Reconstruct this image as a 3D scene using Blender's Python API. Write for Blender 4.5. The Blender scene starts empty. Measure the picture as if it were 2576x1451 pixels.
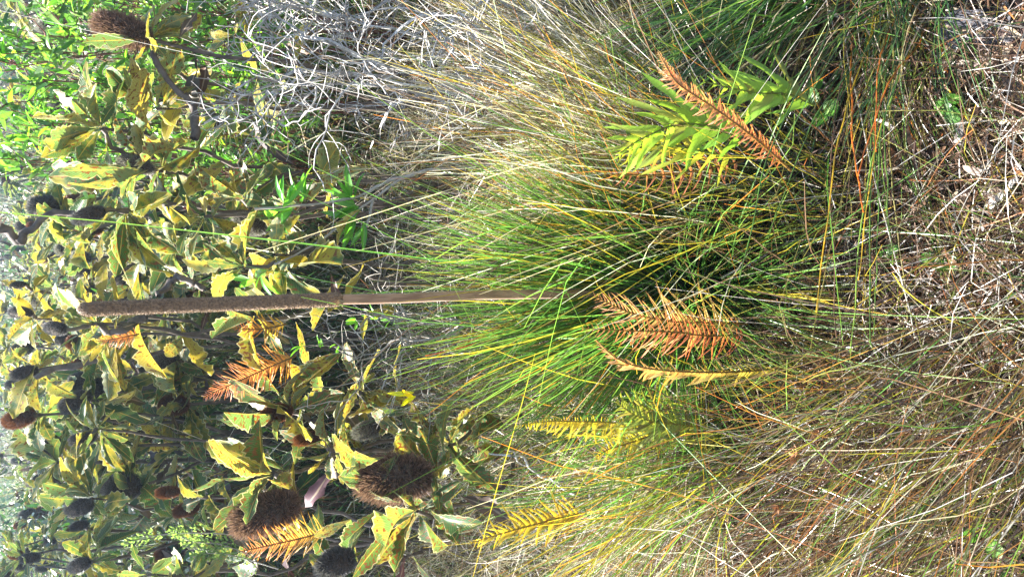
import bpy, math, random
import numpy as np
from mathutils import Vector, Matrix

random.seed(7)
rng = np.random.default_rng(7)
S = bpy.context.scene
C = S.collection
R = math.radians

# ---------------------------------------------------------------- camera
CAM = np.array([0.0, 0.0, 1.55])
PITCH = R(35.0)
FPX = 1288 / math.tan(R(32.5))
FW = np.array([0, math.cos(PITCH), -math.sin(PITCH)])
UP = np.array([0, math.sin(PITCH), math.cos(PITCH)])
RT = np.array([1.0, 0, 0])
cd = bpy.data.cameras.new('camera')
cam = bpy.data.objects.new('camera', cd)
C.objects.link(cam)
cd.sensor_fit = 'HORIZONTAL'
cd.sensor_width = 36
cd.lens = 18 / math.tan(R(32.5))
cd.clip_start = 0.02
cd.clip_end = 2000
# a phone held on its side: the picture's left is up in the place
m = Matrix((Vector(-UP), Vector(RT), Vector(-FW))).transposed().to_4x4()
m.translation = Vector(CAM)
cam.matrix_world = m
S.camera = cam

# ---------------------------------------------------------------- sky and sun
SUN_AZ, SUN_EL = R(-52), R(47)      # from +Y towards -X
w = bpy.data.worlds.new('World')
S.world = w
w.use_nodes = True
nt = w.node_tree
bg = nt.nodes['Background']
sky = nt.nodes.new('ShaderNodeTexSky')
sky.sky_type = 'NISHITA'
sky.sun_disc = False
sky.sun_elevation = SUN_EL
sky.sun_rotation = SUN_AZ
sky.air_density = 1.0
sky.dust_density = 1.0
nt.links.new(sky.outputs[0], bg.inputs[0])
bg.inputs[1].default_value = 0.05
sd = bpy.data.lights.new('sun', 'SUN')
sd.energy = 5.0
sd.angle = R(0.53)
sd.color = (1.0, 0.96, 0.90)
sun = bpy.data.objects.new('sun', sd)
C.objects.link(sun)
sv = Vector((math.sin(SUN_AZ) * math.cos(SUN_EL), math.cos(SUN_AZ) * math.cos(SUN_EL), math.sin(SUN_EL)))
sun.rotation_euler = (-sv).to_track_quat('-Z', 'Y').to_euler()
sun.location = sv * 20
S.view_settings.view_transform = 'Standard'
S.view_settings.look = 'None'
S.view_settings.exposure = 2.9
S.view_settings.gamma = 1
S.view_settings.use_curve_mapping = False
S.render.engine = 'CYCLES'
S.cycles.max_bounces = 8
S.cycles.transmission_bounces = 4
S.cycles.diffuse_bounces = 4
S.cycles.glossy_bounces = 2

# ---------------------------------------------------------------- where things stand
def ray(u, v):
    d = FW + UP * (1288 - u) / FPX + RT * (725.5 - v) / FPX
    return d
def at(u, v, Y):
    d = ray(u, v)
    return CAM + d * (Y / d[1])
def gnd(u, v, z=0.0):
    d = ray(u, v)
    return CAM + d * ((z - CAM[2]) / d[2])
def pxm(Y, u=1288):
    """metres per picture unit at this distance"""
    d = ray(u, 725)
    return (Y / d[1]) / FPX

# ---------------------------------------------------------------- object helpers
def link(o, parent=None):
    C.objects.link(o)
    if parent is not None:
        o.parent = parent
    return o
def thing(name, label, cat, loc=(0, 0, 0), group=None):
    o = bpy.data.objects.new(name, None)
    o.empty_display_size = 0.05
    link(o)
    o.location = Vector([float(x) for x in loc])
    o['label'] = label
    o['category'] = cat
    if group:
        o['group'] = group
    return o
def mesh(name, v, f, mat=None, col=None, uv=None, smooth=True):
    v = np.asarray(v, dtype=np.float32)
    f = np.asarray(f, dtype=np.int32)
    me = bpy.data.meshes.new(name)
    n, k = f.shape
    me.vertices.add(len(v))
    me.vertices.foreach_set('co', v.ravel())
    me.loops.add(n * k)
    me.loops.foreach_set('vertex_index', f.ravel())
    me.polygons.add(n)
    me.polygons.foreach_set('loop_start', np.arange(0, n * k, k, dtype=np.int32))
    me.polygons.foreach_set('loop_total', np.full(n, k, dtype=np.int32))
    me.polygons.foreach_set('use_smooth', np.full(n, smooth, dtype=bool))
    if col is not None:
        a = me.color_attributes.new('Col', 'FLOAT_COLOR', 'POINT')
        c = np.ones((len(v), 4), dtype=np.float32)
        c[:, :3] = col
        a.data.foreach_set('color', c.ravel())
    if uv is not None:
        l = me.uv_layers.new(name='UVMap')
        l.data.foreach_set('uv', np.asarray(uv, dtype=np.float32)[f.ravel()].ravel())
    me.update(calc_edges=True)
    if mat:
        me.materials.append(mat)
    return me
def obj(name, me, parent=None, color=None, M=None, kind=None):
    o = bpy.data.objects.new(name, me)
    link(o, parent)
    if M is not None:
        o.matrix_local = M
    if color is not None:
        o.color = (*color, 1) if len(color) == 3 else color
    if kind:
        o['kind'] = kind
    return o
def nrm(a):
    a = np.asarray(a, dtype=float)
    return a / (np.linalg.norm(a, axis=-1, keepdims=True) + 1e-12)

def tube(pts, rad, sides=6, capend=True):
    pts = np.asarray(pts, float)
    n = len(pts)
    rad = np.broadcast_to(np.asarray(rad, float), (n,))
    tan = nrm(np.gradient(pts, axis=0))
    ref = np.array([0.31, 0.17, 0.93])
    if abs(np.dot(nrm(pts[-1] - pts[0]), ref)) > 0.9:
        ref = np.array([1.0, 0.1, 0.0])
    a = nrm(np.cross(tan, ref))
    b = np.cross(tan, a)
    th = np.linspace(0, 2 * math.pi, sides, endpoint=False)
    v = pts[:, None] + rad[:, None, None] * (np.cos(th)[None, :, None] * a[:, None] + np.sin(th)[None, :, None] * b[:, None])
    v = v.reshape(-1, 3)
    i = np.arange(n - 1)[:, None] * sides
    j = np.arange(sides)[None]
    j2 = (j + 1) % sides
    f = np.stack([i + j, i + j2, i + sides + j2, i + sides + j], -1).reshape(-1, 4)
    return v, f
def join(parts):
    V, F, n = [], [], 0
    for v, f in parts:
        V.append(v); F.append(f + n); n += len(v)
    return np.concatenate(V), np.concatenate(F)
def spline(pts, n):
    """Catmull-Rom through pts"""
    P = np.asarray(pts, float)
    if len(P) == 2:
        return P[0] + (P[1] - P[0]) * np.linspace(0, 1, n)[:, None]
    Q = np.vstack([2 * P[0] - P[1], P, 2 * P[-1] - P[-2]])
    t = np.linspace(0, len(P) - 1 - 1e-6, n)
    k = t.astype(int); s = (t - k)[:, None]
    a, b, c, d = Q[k], Q[k + 1], Q[k + 2], Q[k + 3]
    return 0.5 * ((2 * b) + (c - a) * s + (2 * a - 5 * b + 4 * c - d) * s * s + (3 * b - a - 3 * c + d) * s ** 3)
def wob(pts, amp):
    pts = np.array(pts)
    n = len(pts)
    k = np.cumsum(rng.normal(0, amp, (n, 3)), 0)
    k -= np.linspace(0, 1, n)[:, None] * k[-1]
    return pts + k - k[0] * (1 - np.linspace(0, 1, n)[:, None])

# ---------------------------------------------------------------- materials
def new_mat(name):
    mt = bpy.data.materials.new(name)
    mt.use_nodes = True
    t = mt.node_tree
    t.nodes.clear()
    return mt, t
class G:
    """tiny helper to write node graphs"""
    def __init__(s, t): s.t = t
    def n(s, typ, **kw):
        nd = s.t.nodes.new(typ)
        for k, v in kw.items(): setattr(nd, k, v)
        return nd
    def l(s, a, b): s.t.links.new(a, b)
    def val(s, sock, v):
        if hasattr(v, 'is_output') or hasattr(v, 'links'): s.l(v, sock)
        else: sock.default_value = v
    def math(s, op, a, b=0.0, clamp=False):
        nd = s.n('ShaderNodeMath', operation=op); nd.use_clamp = clamp
        s.val(nd.inputs[0], a); s.val(nd.inputs[1], b)
        return nd.outputs[0]
    def mix(s, f, a, b, mode='MIX'):
        nd = s.n('ShaderNodeMix', data_type='RGBA', blend_type=mode)
        s.val(nd.inputs[0], f)
        s.val(nd.inputs[6], a if not isinstance(a, tuple) else (*a, 1))
        s.val(nd.inputs[7], b if not isinstance(b, tuple) else (*b, 1))
        return nd.outputs[2]
    def step(s, x, lo, hi):
        nd = s.n('ShaderNodeMapRange'); nd.interpolation_type = 'SMOOTHSTEP'
        s.val(nd.inputs[0], x); s.val(nd.inputs[1], lo); s.val(nd.inputs[2], hi)
        return nd.outputs[0]
    def noise(s, vec, scale, detail=2.0, rough=0.5):
        nd = s.n('ShaderNodeTexNoise')
        if vec is not None: s.l(vec, nd.inputs['Vector'])
        nd.inputs['Scale'].default_value = scale
        nd.inputs['Detail'].default_value = detail
        nd.inputs['Roughness'].default_value = rough
        return nd.outputs['Fac']
    def leaf(s, col, tcol, rough, trans, spec=0.5, bump=None):
        p = s.n('ShaderNodeBsdfPrincipled')
        s.val(p.inputs['Base Color'], col); s.val(p.inputs['Roughness'], rough)
        p.inputs['Specular IOR Level'].default_value = spec
        if bump is not None: s.l(bump, p.inputs['Normal'])
        tr = s.n('ShaderNodeBsdfTranslucent')
        s.val(tr.inputs['Color'], tcol)
        mx = s.n('ShaderNodeMixShader')
        s.val(mx.inputs[0], trans); s.l(p.outputs[0], mx.inputs[1]); s.l(tr.outputs[0], mx.inputs[2])
        o = s.n('ShaderNodeOutputMaterial'); s.l(mx.outputs[0], o.inputs[0])
def mat_blade(name, trans, rough, spec, tsat=1.5):
    mt, t = new_mat(name); g = G(t)
    at_ = g.n('ShaderNodeAttribute', attribute_name='Col')
    tc = g.n('ShaderNodeTexCoord')
    nz = g.noise(tc.outputs['Object'], 60, 3)
    k = g.step(nz, 0.3, 0.7)
    c = g.mix(k, g.mix(1.0, at_.outputs['Color'], (0.72, 0.68, 0.62), 'MULTIPLY'), at_.outputs['Color'])
    tcn = g.mix(1.0, c, (tsat * 0.92, tsat, tsat * 0.72), 'MULTIPLY')
    g.leaf(c, tcn, rough, trans, spec)
    return mt
M_BLADE = mat_blade('sedge blade', 0.38, 0.30, 0.8, 1.9)
M_DEAD = mat_blade('dry grass', 0.2, 0.5, 0.45, 1.1)
M_FUZZ = mat_blade('bristle', 0.25, 0.45, 0.5, 1.2)

def mat_banksia():
    mt, t = new_mat('banksia leaf'); g = G(t)
    uv = g.n('ShaderNodeUVMap').outputs[0]
    sp = g.n('ShaderNodeSeparateXYZ'); g.l(uv, sp.inputs[0])
    x, y = sp.outputs[0], sp.outputs[1]
    ax = g.math('ABSOLUTE', g.math('SUBTRACT', x, 0.5))          # 0 at midrib, .5 at margin
    oi = g.n('ShaderNodeObjectInfo')
    sc = g.n('ShaderNodeSeparateColor'); g.l(oi.outputs['Color'], sc.inputs[0])
    yel, brn, pale = sc.outputs
    off = g.n('ShaderNodeCombineXYZ')
    g.l(g.math('MULTIPLY', oi.outputs['Random'], 37.0), off.inputs[0]); g.l(g.math('MULTIPLY', oi.outputs['Random'], 91.0), off.inputs[1])
    sclv = g.n('ShaderNodeVectorMath', operation='MULTIPLY'); g.l(uv, sclv.inputs[0]); sclv.inputs[1].default_value = (1, 3, 1)
    va = g.n('ShaderNodeVectorMath', operation='ADD'); g.l(sclv.outputs[0], va.inputs[0]); g.l(off.outputs[0], va.inputs[1])
    V = va.outputs[0]
    mid = g.math('SUBTRACT', 1.0, g.step(ax, 0.012, 0.035))
    # side veins run out and forward
    ph = g.math('SUBTRACT', g.math('MULTIPLY', y, 26.0), g.math('MULTIPLY', ax, 9.0))
    vein = g.step(g.math('ABSOLUTE', g.math('SUBTRACT', g.math('FRACT', ph), 0.5)), 0.36, 0.5)
    n1 = g.noise(V, 1.7, 3)
    n2 = g.noise(V, 6.5, 2, 0.4)
    n3 = g.noise(V, 3.0, 4, 0.6)
    edge = g.step(ax, 0.2, 0.55)
    ymask = g.step(g.math('ADD', g.math('ADD', n1, g.math('MULTIPLY', yel, 0.55)), g.math('MULTIPLY', edge, 0.08)), 0.68, 0.95)
    spot = g.step(g.math('ADD', n2, g.math('MULTIPLY', brn, 0.13)), 0.67, 0.70)
    blot = g.step(g.math('ADD', g.math('ADD', n3, g.math('MULTIPLY', brn, 0.13)), g.math('MULTIPLY', edge, 0.07)), 0.74, 0.78)
    top = g.mix(n3, (0.02, 0.06, 0.018), (0.045, 0.10, 0.028))
    top = g.mix(ymask, top, (0.30, 0.25, 0.03))
    top = g.mix(g.math('MULTIPLY', vein, 0.35), top, (0.16, 0.22, 0.06))
    under = g.mix(n3, (0.12, 0.16, 0.085), (0.21, 0.26, 0.15))
    under = g.mix(g.math('MULTIPLY', ymask, 0.6), under, (0.36, 0.33, 0.10))
    under = g.mix(g.math('MULTIPLY', vein, 0.35), under, (0.55, 0.56, 0.36))
    geo = g.n('ShaderNodeNewGeometry')
    col = g.mix(g.math('MAXIMUM', geo.outputs['Backfacing'], pale, True), top, under)
    bc = g.mix(n1, (0.13, 0.045, 0.015), (0.22, 0.10, 0.035))
    dmg = g.math('MAXIMUM', spot, blot)
    col = g.mix(dmg, col, bc)
    rim = g.step(ax, 0.445, 0.485)
    col = g.mix(g.math('MULTIPLY', rim, 0.8), col, (0.55, 0.50, 0.28))
    col = g.mix(mid, col, (0.48, 0.34, 0.10))
    tcol = g.mix(ymask, (0.12, 0.22, 0.035), (0.55, 0.40, 0.025))
    tcol = g.mix(g.math('MULTIPLY', vein, 0.5), tcol, (0.5, 0.6, 0.2))
    tcol = g.mix(dmg, tcol, (0.22, 0.07, 0.015))
    tcol = g.mix(g.math('MULTIPLY', rim, 0.8), tcol, (0.8, 0.7, 0.3))
    tcol = g.mix(mid, tcol, (0.6, 0.42, 0.06))
    bp = g.n('ShaderNodeBump'); bp.inputs['Strength'].default_value = 0.5; bp.inputs['Distance'].default_value = 0.002
    g.l(g.math('ADD', vein, g.math('MULTIPLY', n3, 1.5)), bp.inputs['Height'])
    g.leaf(col, tcol, 0.38, 0.33, 0.4, bp.outputs[0])
    return mt
M_BANK = mat_banksia()

def mat_leaf(name, a, b, ta, rough=0.3, trans=0.35, midc=None, spots=0.0):
    """plain leaf: object colour multiplies the base"""
    mt, t = new_mat(name); g = G(t)
    uv = g.n('ShaderNodeUVMap').outputs[0]
    sp = g.n('ShaderNodeSeparateXYZ'); g.l(uv, sp.inputs[0])
    ax = g.math('ABSOLUTE', g.math('SUBTRACT', sp.outputs[0], 0.5))
    oi = g.n('ShaderNodeObjectInfo')
    tc = g.n('ShaderNodeTexCoord')
    n = g.noise(tc.outputs['Object'], 35, 3)
    at_ = g.n('ShaderNodeAttribute', attribute_name='Col')
    c = g.mix(n, a, b)
    c = g.mix(1.0, c, oi.outputs['Color'], 'MULTIPLY')
    if spots:
        sm = g.step(g.noise(tc.outputs['Object'], 140, 2), 0.62, 0.7)
        c = g.mix(g.math('MULTIPLY', sm, spots), c, (0.12, 0.05, 0.02))
    t2 = g.mix(1.0, c, ta, 'MULTIPLY')
    if midc:
        mk = g.math('SUBTRACT', 1.0, g.step(ax, 0.03, 0.09))
        c = g.mix(mk, c, midc)
    g.leaf(c, t2, rough, trans, 0.5)
    return mt
M_GLOSS = mat_leaf('glossy leaf', (0.05, 0.15, 0.03), (0.08, 0.22, 0.04), (3.4, 3.0, 1.2), 0.28, 0.4, (0.18, 0.26, 0.08))
M_FERN = mat_leaf('fern leaflet', (0.75, 0.75, 0.75), (1.0, 1.0, 1.0), (1.7, 1.5, 0.9), 0.45, 0.5, None, 0.4)
M_LITTER = mat_leaf('dead leaf', (0.7, 0.7, 0.7), (1.0, 1.0, 1.0), (1.0, 0.8, 0.6), 0.6, 0.12, (0.3, 0.22, 0.15))
def mat_wood(name, a, b, scale=40, stretch=8, rough=0.75, bump=0.5):
    mt, t = new_mat(name); g = G(t)
    tc = g.n('ShaderNodeTexCoord')
    mp = g.n('ShaderNodeMapping'); g.l(tc.outputs['Object'], mp.inputs[0]); mp.inputs['Scale'].default_value = (stretch, stretch, 1)
    n = g.noise(mp.outputs[0], scale, 4, 0.65)
    n2 = g.noise(tc.outputs['Object'], 14, 3)
    c = g.mix(g.step(n, 0.3, 0.7), a, b)
    c = g.mix(g.math('MULTIPLY', g.step(n2, 0.5, 0.75), 0.5), c, tuple(min(1, q * 1.5) for q in b))
    p = g.n('ShaderNodeBsdfPrincipled'); g.l(c, p.inputs['Base Color']); p.inputs['Roughness'].default_value = rough
    bp = g.n('ShaderNodeBump'); bp.inputs['Strength'].default_value = bump; bp.inputs['Distance'].default_value = 0.002
    g.l(n, bp.inputs['Height']); g.l(bp.outputs[0], p.inputs['Normal'])
    o = g.n('ShaderNodeOutputMaterial'); g.l(p.outputs[0], o.inputs[0])
    return mt
M_BARK = mat_wood('banksia bark', (0.055, 0.042, 0.035), (0.15, 0.12, 0.10), 30, 1)
M_GREYTWIG = mat_wood('weathered twig', (0.16, 0.14, 0.13), (0.55, 0.53, 0.51), 30, 1)
M_TWIG = mat_wood('grey stem', (0.24, 0.21, 0.18), (0.40, 0.37, 0.33), 30, 1)
M_REDTWIG = mat_wood('red twig', (0.07, 0.02, 0.015), (0.15, 0.04, 0.03), 30, 1, 0.5)
M_SCAPE = mat_wood('flower stalk', (0.20, 0.11, 0.062), (0.36, 0.22, 0.135), 22, 6, 0.36, 0.35)
for n_ in M_SCAPE.node_tree.nodes:
    if n_.type == 'BSDF_PRINCIPLED': n_.inputs['Sheen Weight'].default_value = 0.8; n_.inputs['Sheen Roughness'].default_value = 0.25; n_.inputs['Specular IOR Level'].default_value = 0.8
M_CORE = mat_wood('cone core', (0.035, 0.022, 0.016), (0.08, 0.05, 0.035), 60, 1)
def mat_ground():
    mt, t = new_mat('peaty soil'); g = G(t)
    tc = g.n('ShaderNodeTexCoord')
    n = g.noise(tc.outputs['Object'], 9, 6, 0.7); n2 = g.noise(tc.outputs['Object'], 120, 4, 0.7)
    c = g.mix(g.step(n, 0.35, 0.65), (0.035, 0.026, 0.02), (0.10, 0.075, 0.055))
    c = g.mix(g.step(n2, 0.55, 0.7), c, (0.2, 0.16, 0.12))
    p = g.n('ShaderNodeBsdfPrincipled'); g.l(c, p.inputs['Base Color']); p.inputs['Roughness'].default_value = 0.95
    bp = g.n('ShaderNodeBump'); bp.inputs['Strength'].default_value = 1.0; bp.inputs['Distance'].default_value = 0.02
    g.l(n2, bp.inputs['Height']); g.l(bp.outputs[0], p.inputs['Normal'])
    o = g.n('ShaderNodeOutputMaterial'); g.l(p.outputs[0], o.inputs[0])
    return mt

# ---------------------------------------------------------------- ground
def gz(x, y):
    return 0.02 * np.sin(x * 3.1 + 1) * np.cos(y * 2.3) + 0.012 * np.sin(x * 9 + y * 7)
xs = np.concatenate([[-400, -100, -30, -12], np.linspace(-6, 6, 80), [12, 30, 100, 400]])
ys = np.concatenate([[-400, -100, -20, -6], np.linspace(-2, 12, 90), [18, 30, 100, 400]])
X, Y = np.meshgrid(xs, ys)
v = np.stack([X, Y, gz(X, Y)], -1).reshape(-1, 3)
nx, ny = len(xs), len(ys)
i, j = np.meshgrid(np.arange(nx - 1), np.arange(ny - 1))
a = (j * nx + i).ravel()
obj('ground', mesh('ground', v, np.stack([a, a + 1, a + nx + 1, a + nx], -1), mat_ground()), kind='structure')

# ---------------------------------------------------------------- blades
PAL = {  # base colour, tip colour
    'green': ((0.05, 0.13, 0.025), (0.10, 0.20, 0.035)),
    'bright': ((0.09, 0.22, 0.04), (0.20, 0.30, 0.05)),
    'blue': ((0.04, 0.11, 0.04), (0.08, 0.17, 0.06)),
    'olive': ((0.11, 0.13, 0.035), (0.24, 0.20, 0.05)),
    'yellow': ((0.26, 0.25, 0.03), (0.56, 0.38, 0.03)),
    'orange': ((0.20, 0.15, 0.03), (0.60, 0.19, 0.02)),
    'rust': ((0.22, 0.10, 0.04), (0.40, 0.12, 0.03)),
    'brown': ((0.13, 0.075, 0.045), (0.20, 0.12, 0.08)),
    'straw': ((0.42, 0.34, 0.25), (0.55, 0.47, 0.37)),
    'grey': ((0.36, 0.33, 0.32), (0.52, 0.49, 0.48)),
    'bleach': ((0.66, 0.63, 0.60), (0.78, 0.75, 0.72)),
    'umber': ((0.06, 0.034, 0.024), (0.11, 0.062, 0.042)),
}
def pick_cols(n, mix):
    ks = list(mix); p = np.array([mix[k] for k in ks], float); p /= p.sum()
    idx = rng.choice(len(ks), n, p=p)
    b = np.array([PAL[k][0] for k in ks])[idx]; t = np.array([PAL[k][1] for k in ks])[idx]
    j = rng.uniform(0.75, 1.3, (n, 1))
    return b * j, t * j
KINK = 0.3
def blades(root, d, L, W, cb, ct, droop=0.25, bend=0.08, nseg=5, tip=0.25, vee=False, tipstart=0.55):
    """ribbons growing from root along d; returns (n, verts, 3), per-blade faces, (n, verts, 3) colours"""
    n = len(root)
    d = nrm(d)
    L = np.broadcast_to(L, (n,))[:, None, None]; W = np.broadcast_to(W, (n,))
    droop = np.broadcast_to(droop, (n,))[:, None, None]
    t = np.linspace(0, 1, nseg + 1)
    side0 = nrm(rng.normal(0, 1, (n, 3)))
    sv_ = nrm(np.cross(d, side0))
    p = root[:, None] + d[:, None] * L * t[None, :, None] + sv_[:, None] * (L * bend * rng.normal(0, 1, (n, 1, 1))) * (t ** 2)[None, :, None]
    p[..., 2] -= (droop * L)[..., 0] * (t ** 2.2)[None]
    kk = rng.uniform(0.3, 0.95, (n, 1, 1)); kd = rng.normal(0, 1, (n, 1, 3)) * (rng.random((n, 1, 1)) < KINK)
    p += kd * L * 0.45 * np.clip(t[None, :, None] - kk, 0, 1)
    p += np.cumsum(rng.normal(0, 1, p.shape), 1) * L * 0.006
    p[..., 2] = np.maximum(p[..., 2], 0.012)
    tan = nrm(np.gradient(p, axis=1))
    rr = nrm(rng.normal(0, 1, (n, 3)))
    sd_ = nrm(np.cross(tan, rr[:, None]))
    wt = (1 - t ** 3 * (1 - tip))[None, :, None] * W[:, None, None] * 0.5
    col = cb[:, None] + (ct - cb)[:, None] * np.clip((t - tipstart) / (1 - tipstart), 0, 1)[None, :, None]
    m = nseg + 1
    if vee:
        nn = np.cross(tan, sd_)
        v = np.stack([p - sd_ * wt, p + nn * wt * 0.7, p + sd_ * wt], 2).reshape(n, m * 3, 3)
        col = np.repeat(col, 3, axis=1)
        q = np.arange(nseg)[:, None] * 3 + np.arange(2)[None]
        q = q.ravel()
        f = np.stack([q, q + 1, q + 4, q + 3], -1)
    else:
        v = np.stack([p - sd_ * wt, p + sd_ * wt], 2).reshape(n, m * 2, 3)
        col = np.repeat(col, 2, axis=1)
        q = np.arange(nseg) * 2
        f = np.stack([q, q + 1, q + 3, q + 2], -1)
    return v, f, col
def blades_mesh(name, B, mat, origin=None):
    v, f, c = B
    n, m = v.shape[:2]
    F = (f[None] + (np.arange(n) * m)[:, None, None]).reshape(-1, 4)
    V = v.reshape(-1, 3)
    if origin is not None: V = V - origin
    return mesh(name, V, F, mat, c.reshape(-1, 3), smooth=False)
def blade_parts(name, B, mat, parent, origin, k):
    """the k blades nearest the viewer as parts, the rest as one part"""
    v, f, c = B
    ok = np.linalg.norm(v - CAM, axis=2).min(1) > 0.85      # no blade right in front of the lens
    v, c = v[ok], c[ok]
    dist = np.linalg.norm(v.mean(1) - CAM, axis=1)
    order = np.argsort(dist)
    for i in order[:k]:
        obj(name, mesh(name, v[i] - origin, f, mat, c[i], smooth=False), parent)
    r = order[k:]
    if len(r):
        obj(name + '_mass', blades_mesh(name + '_mass', (v[r], f, c[r]), mat, origin), parent, kind='stuff')
def disk(n, r):
    a = rng.uniform(0, 2 * math.pi, n); q = np.sqrt(rng.uniform(0, 1, n)) * r
    return np.stack([np.cos(a) * q, np.sin(a) * q, np.zeros(n)], -1)
def tussock(name, label, u, v, n, L, W, mix, lean=(0, 0), spread=0.35, droop=(0.1, 0.3), rad=0.06, parts=40, part='blade', mat=None, bend=0.06, nseg=6, group=None, cat='sedge', z=0.0, vee=False, root=None):
    o = np.array(root if root is not None else gnd(u, v, z), float)
    th = thing(name, label, cat, o, group)
    r = o + disk(n, rad)
    d = np.stack([rng.normal(lean[0], spread, n), rng.normal(lean[1], spread, n), np.ones(n)], -1)
    d += (r - o) / rad * spread * 0.5
    cb, ct = pick_cols(n, mix)
    B = blades(r, d, rng.uniform(L[0], L[1], n), rng.uniform(W[0], W[1], n), cb, ct, rng.uniform(droop[0], droop[1], n), bend, nseg, vee=vee)
    blade_parts(part, B, mat or M_BLADE, th, o, parts)
    return th

# ---------------------------------------------------------------- leaf outlines (unit length, +Y along, +Z top side)
def leaf_mesh(name, width, mat, nseg=14, prof=None, serr=0.0, fold=0.25, curl=0.15, wave=0.02, bites=0, seed=0, twist=0.0, sweep=0.0):
    r = np.random.default_rng(seed)
    t = np.linspace(0, 1, nseg + 1)
    w_ = prof(t) * width / 2
    left, right = w_.copy(), w_.copy()
    if serr:
        left[1:-1] *= 1 + serr * np.where(np.arange(1, nseg) % 2, 1, -1)
        right[1:-1] *= 1 + serr * np.where(np.arange(1, nseg) % 2, -1, 1)
    for _ in range(bites):
        k = r.integers(3, nseg - 1); s = left if r.random() < 0.5 else right
        s[k] *= r.uniform(0.35, 0.7)
        if r.random() < 0.5: s[min(k + 1, nseg)] *= r.uniform(0.5, 0.9)
    ph = r.uniform(0, 6)
    rows = []
    for i, tt in enumerate(t):
        zc = -curl * tt * tt + 0.02 * math.sin(5 * tt + ph)
        wl, wr = left[i], right[i]
        wv1 = wave * math.sin(14 * tt + ph); wv2 = wave * math.sin(12 * tt + ph + 2)
        tw = twist * tt
        row = []
        for s, wd, wv in ((-1, wl, wv1), (-0.5, wl, 0), (0, 0, 0), (0.5, wr, 0), (1, wr, wv2)):
            xx = s * wd; zz = abs(s) ** 1.3 * wd * fold + wv * (abs(s) == 1)
            row.append((xx * math.cos(tw) - zz * math.sin(tw) + sweep * tt * tt, tt, zc + zz * math.cos(tw) + xx * math.sin(tw)))
        rows.append(row)
    V = np.array(rows).reshape(-1, 3)
    uv = np.array([[0.5 + 0.5 * s, tt] for tt in t for s in (-1, -0.5, 0, 0.5, 1)])
    q = (np.arange(nseg)[:, None] * 5 + np.arange(4)[None]).ravel()
    return mesh(name, V, np.stack([q, q + 1, q + 6, q + 5], -1), mat, None, uv)
obov = lambda t: np.clip(np.sin(np.pi * np.clip(t, 0, 1) ** 1.35) ** 0.62, 0, 1) * (0.35 + 0.65 * np.clip(t * 1.6, 0, 1)) + 0.02
lanc = lambda t: np.sin(np.pi * t ** 0.85) ** 0.8 + 0.02
BANK = [leaf_mesh('leaf', [0.30, 0.36, 0.25, 0.40, 0.33][k % 5], M_BANK, 18, obov, [0.07, 0.13, 0.10][k % 3], [0.25, 0.6, 1.1, 0.15][k % 4], [0.12, 0.35, -0.15, 0.2, 0.6][k % 5], [0.012, 0.03, 0.02][k % 3], [0, 2, 5, 1, 3][k % 5], k, [0, 0.8, -0.9, 0.3][k % 4], [0, 0.12, -0.15][k % 3]) for k in range(28)]
GLOSS = [leaf_mesh('leaf', 0.2, M_GLOSS, 7, lanc, 0, 0.35, [0.1, 0.25][k % 2], 0.004, 0, 40 + k, 0.3 * (k % 3 - 1)) for k in range(4)]
FERNL = [leaf_mesh('leaflet', [0.16, 0.12, 0.14][k % 3], M_FERN, 6, lambda t: (1 - t ** 2.2) ** 0.7 * (0.75 + 0.25 * np.sin(9 * t)) + 0.03, 0.10, 0.4, [0.1, 0.5, 1.0, 0.7][k % 4], 0.01, [0, 1][k % 2], 60 + k, 0.2 * (k % 3 - 1), 0.12 * (k % 4 - 1.5)) for k in range(12)]
DEADL = [leaf_mesh('leaf', 0.34, M_LITTER, 10, obov, 0.06, 0.3, [0.25, -0.2, 0.6][k % 3], 0.03, 2, 80 + k, 0.8 * (k % 3 - 1)) for k in range(6)]
def frame(base, tip, up, roll=0.0, wscale=1.0, org=None):
    b = Vector(base); t = Vector(tip)
    yv = t - b; L = yv.length; yv.normalize()
    zv = Vector(up) - Vector(up).dot(yv) * yv
    if zv.length < 1e-3: zv = Vector((1, 0, 0)) - yv.x * yv
    zv.normalize()
    zv = Matrix.Rotation(roll, 3, yv) @ zv
    xv = yv.cross(zv)
    M = Matrix((xv * L * wscale, yv * L, zv * L)).transposed().to_4x4()
    M.translation = b - Vector(org if org is not None else (0, 0, 0))
    return M

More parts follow.
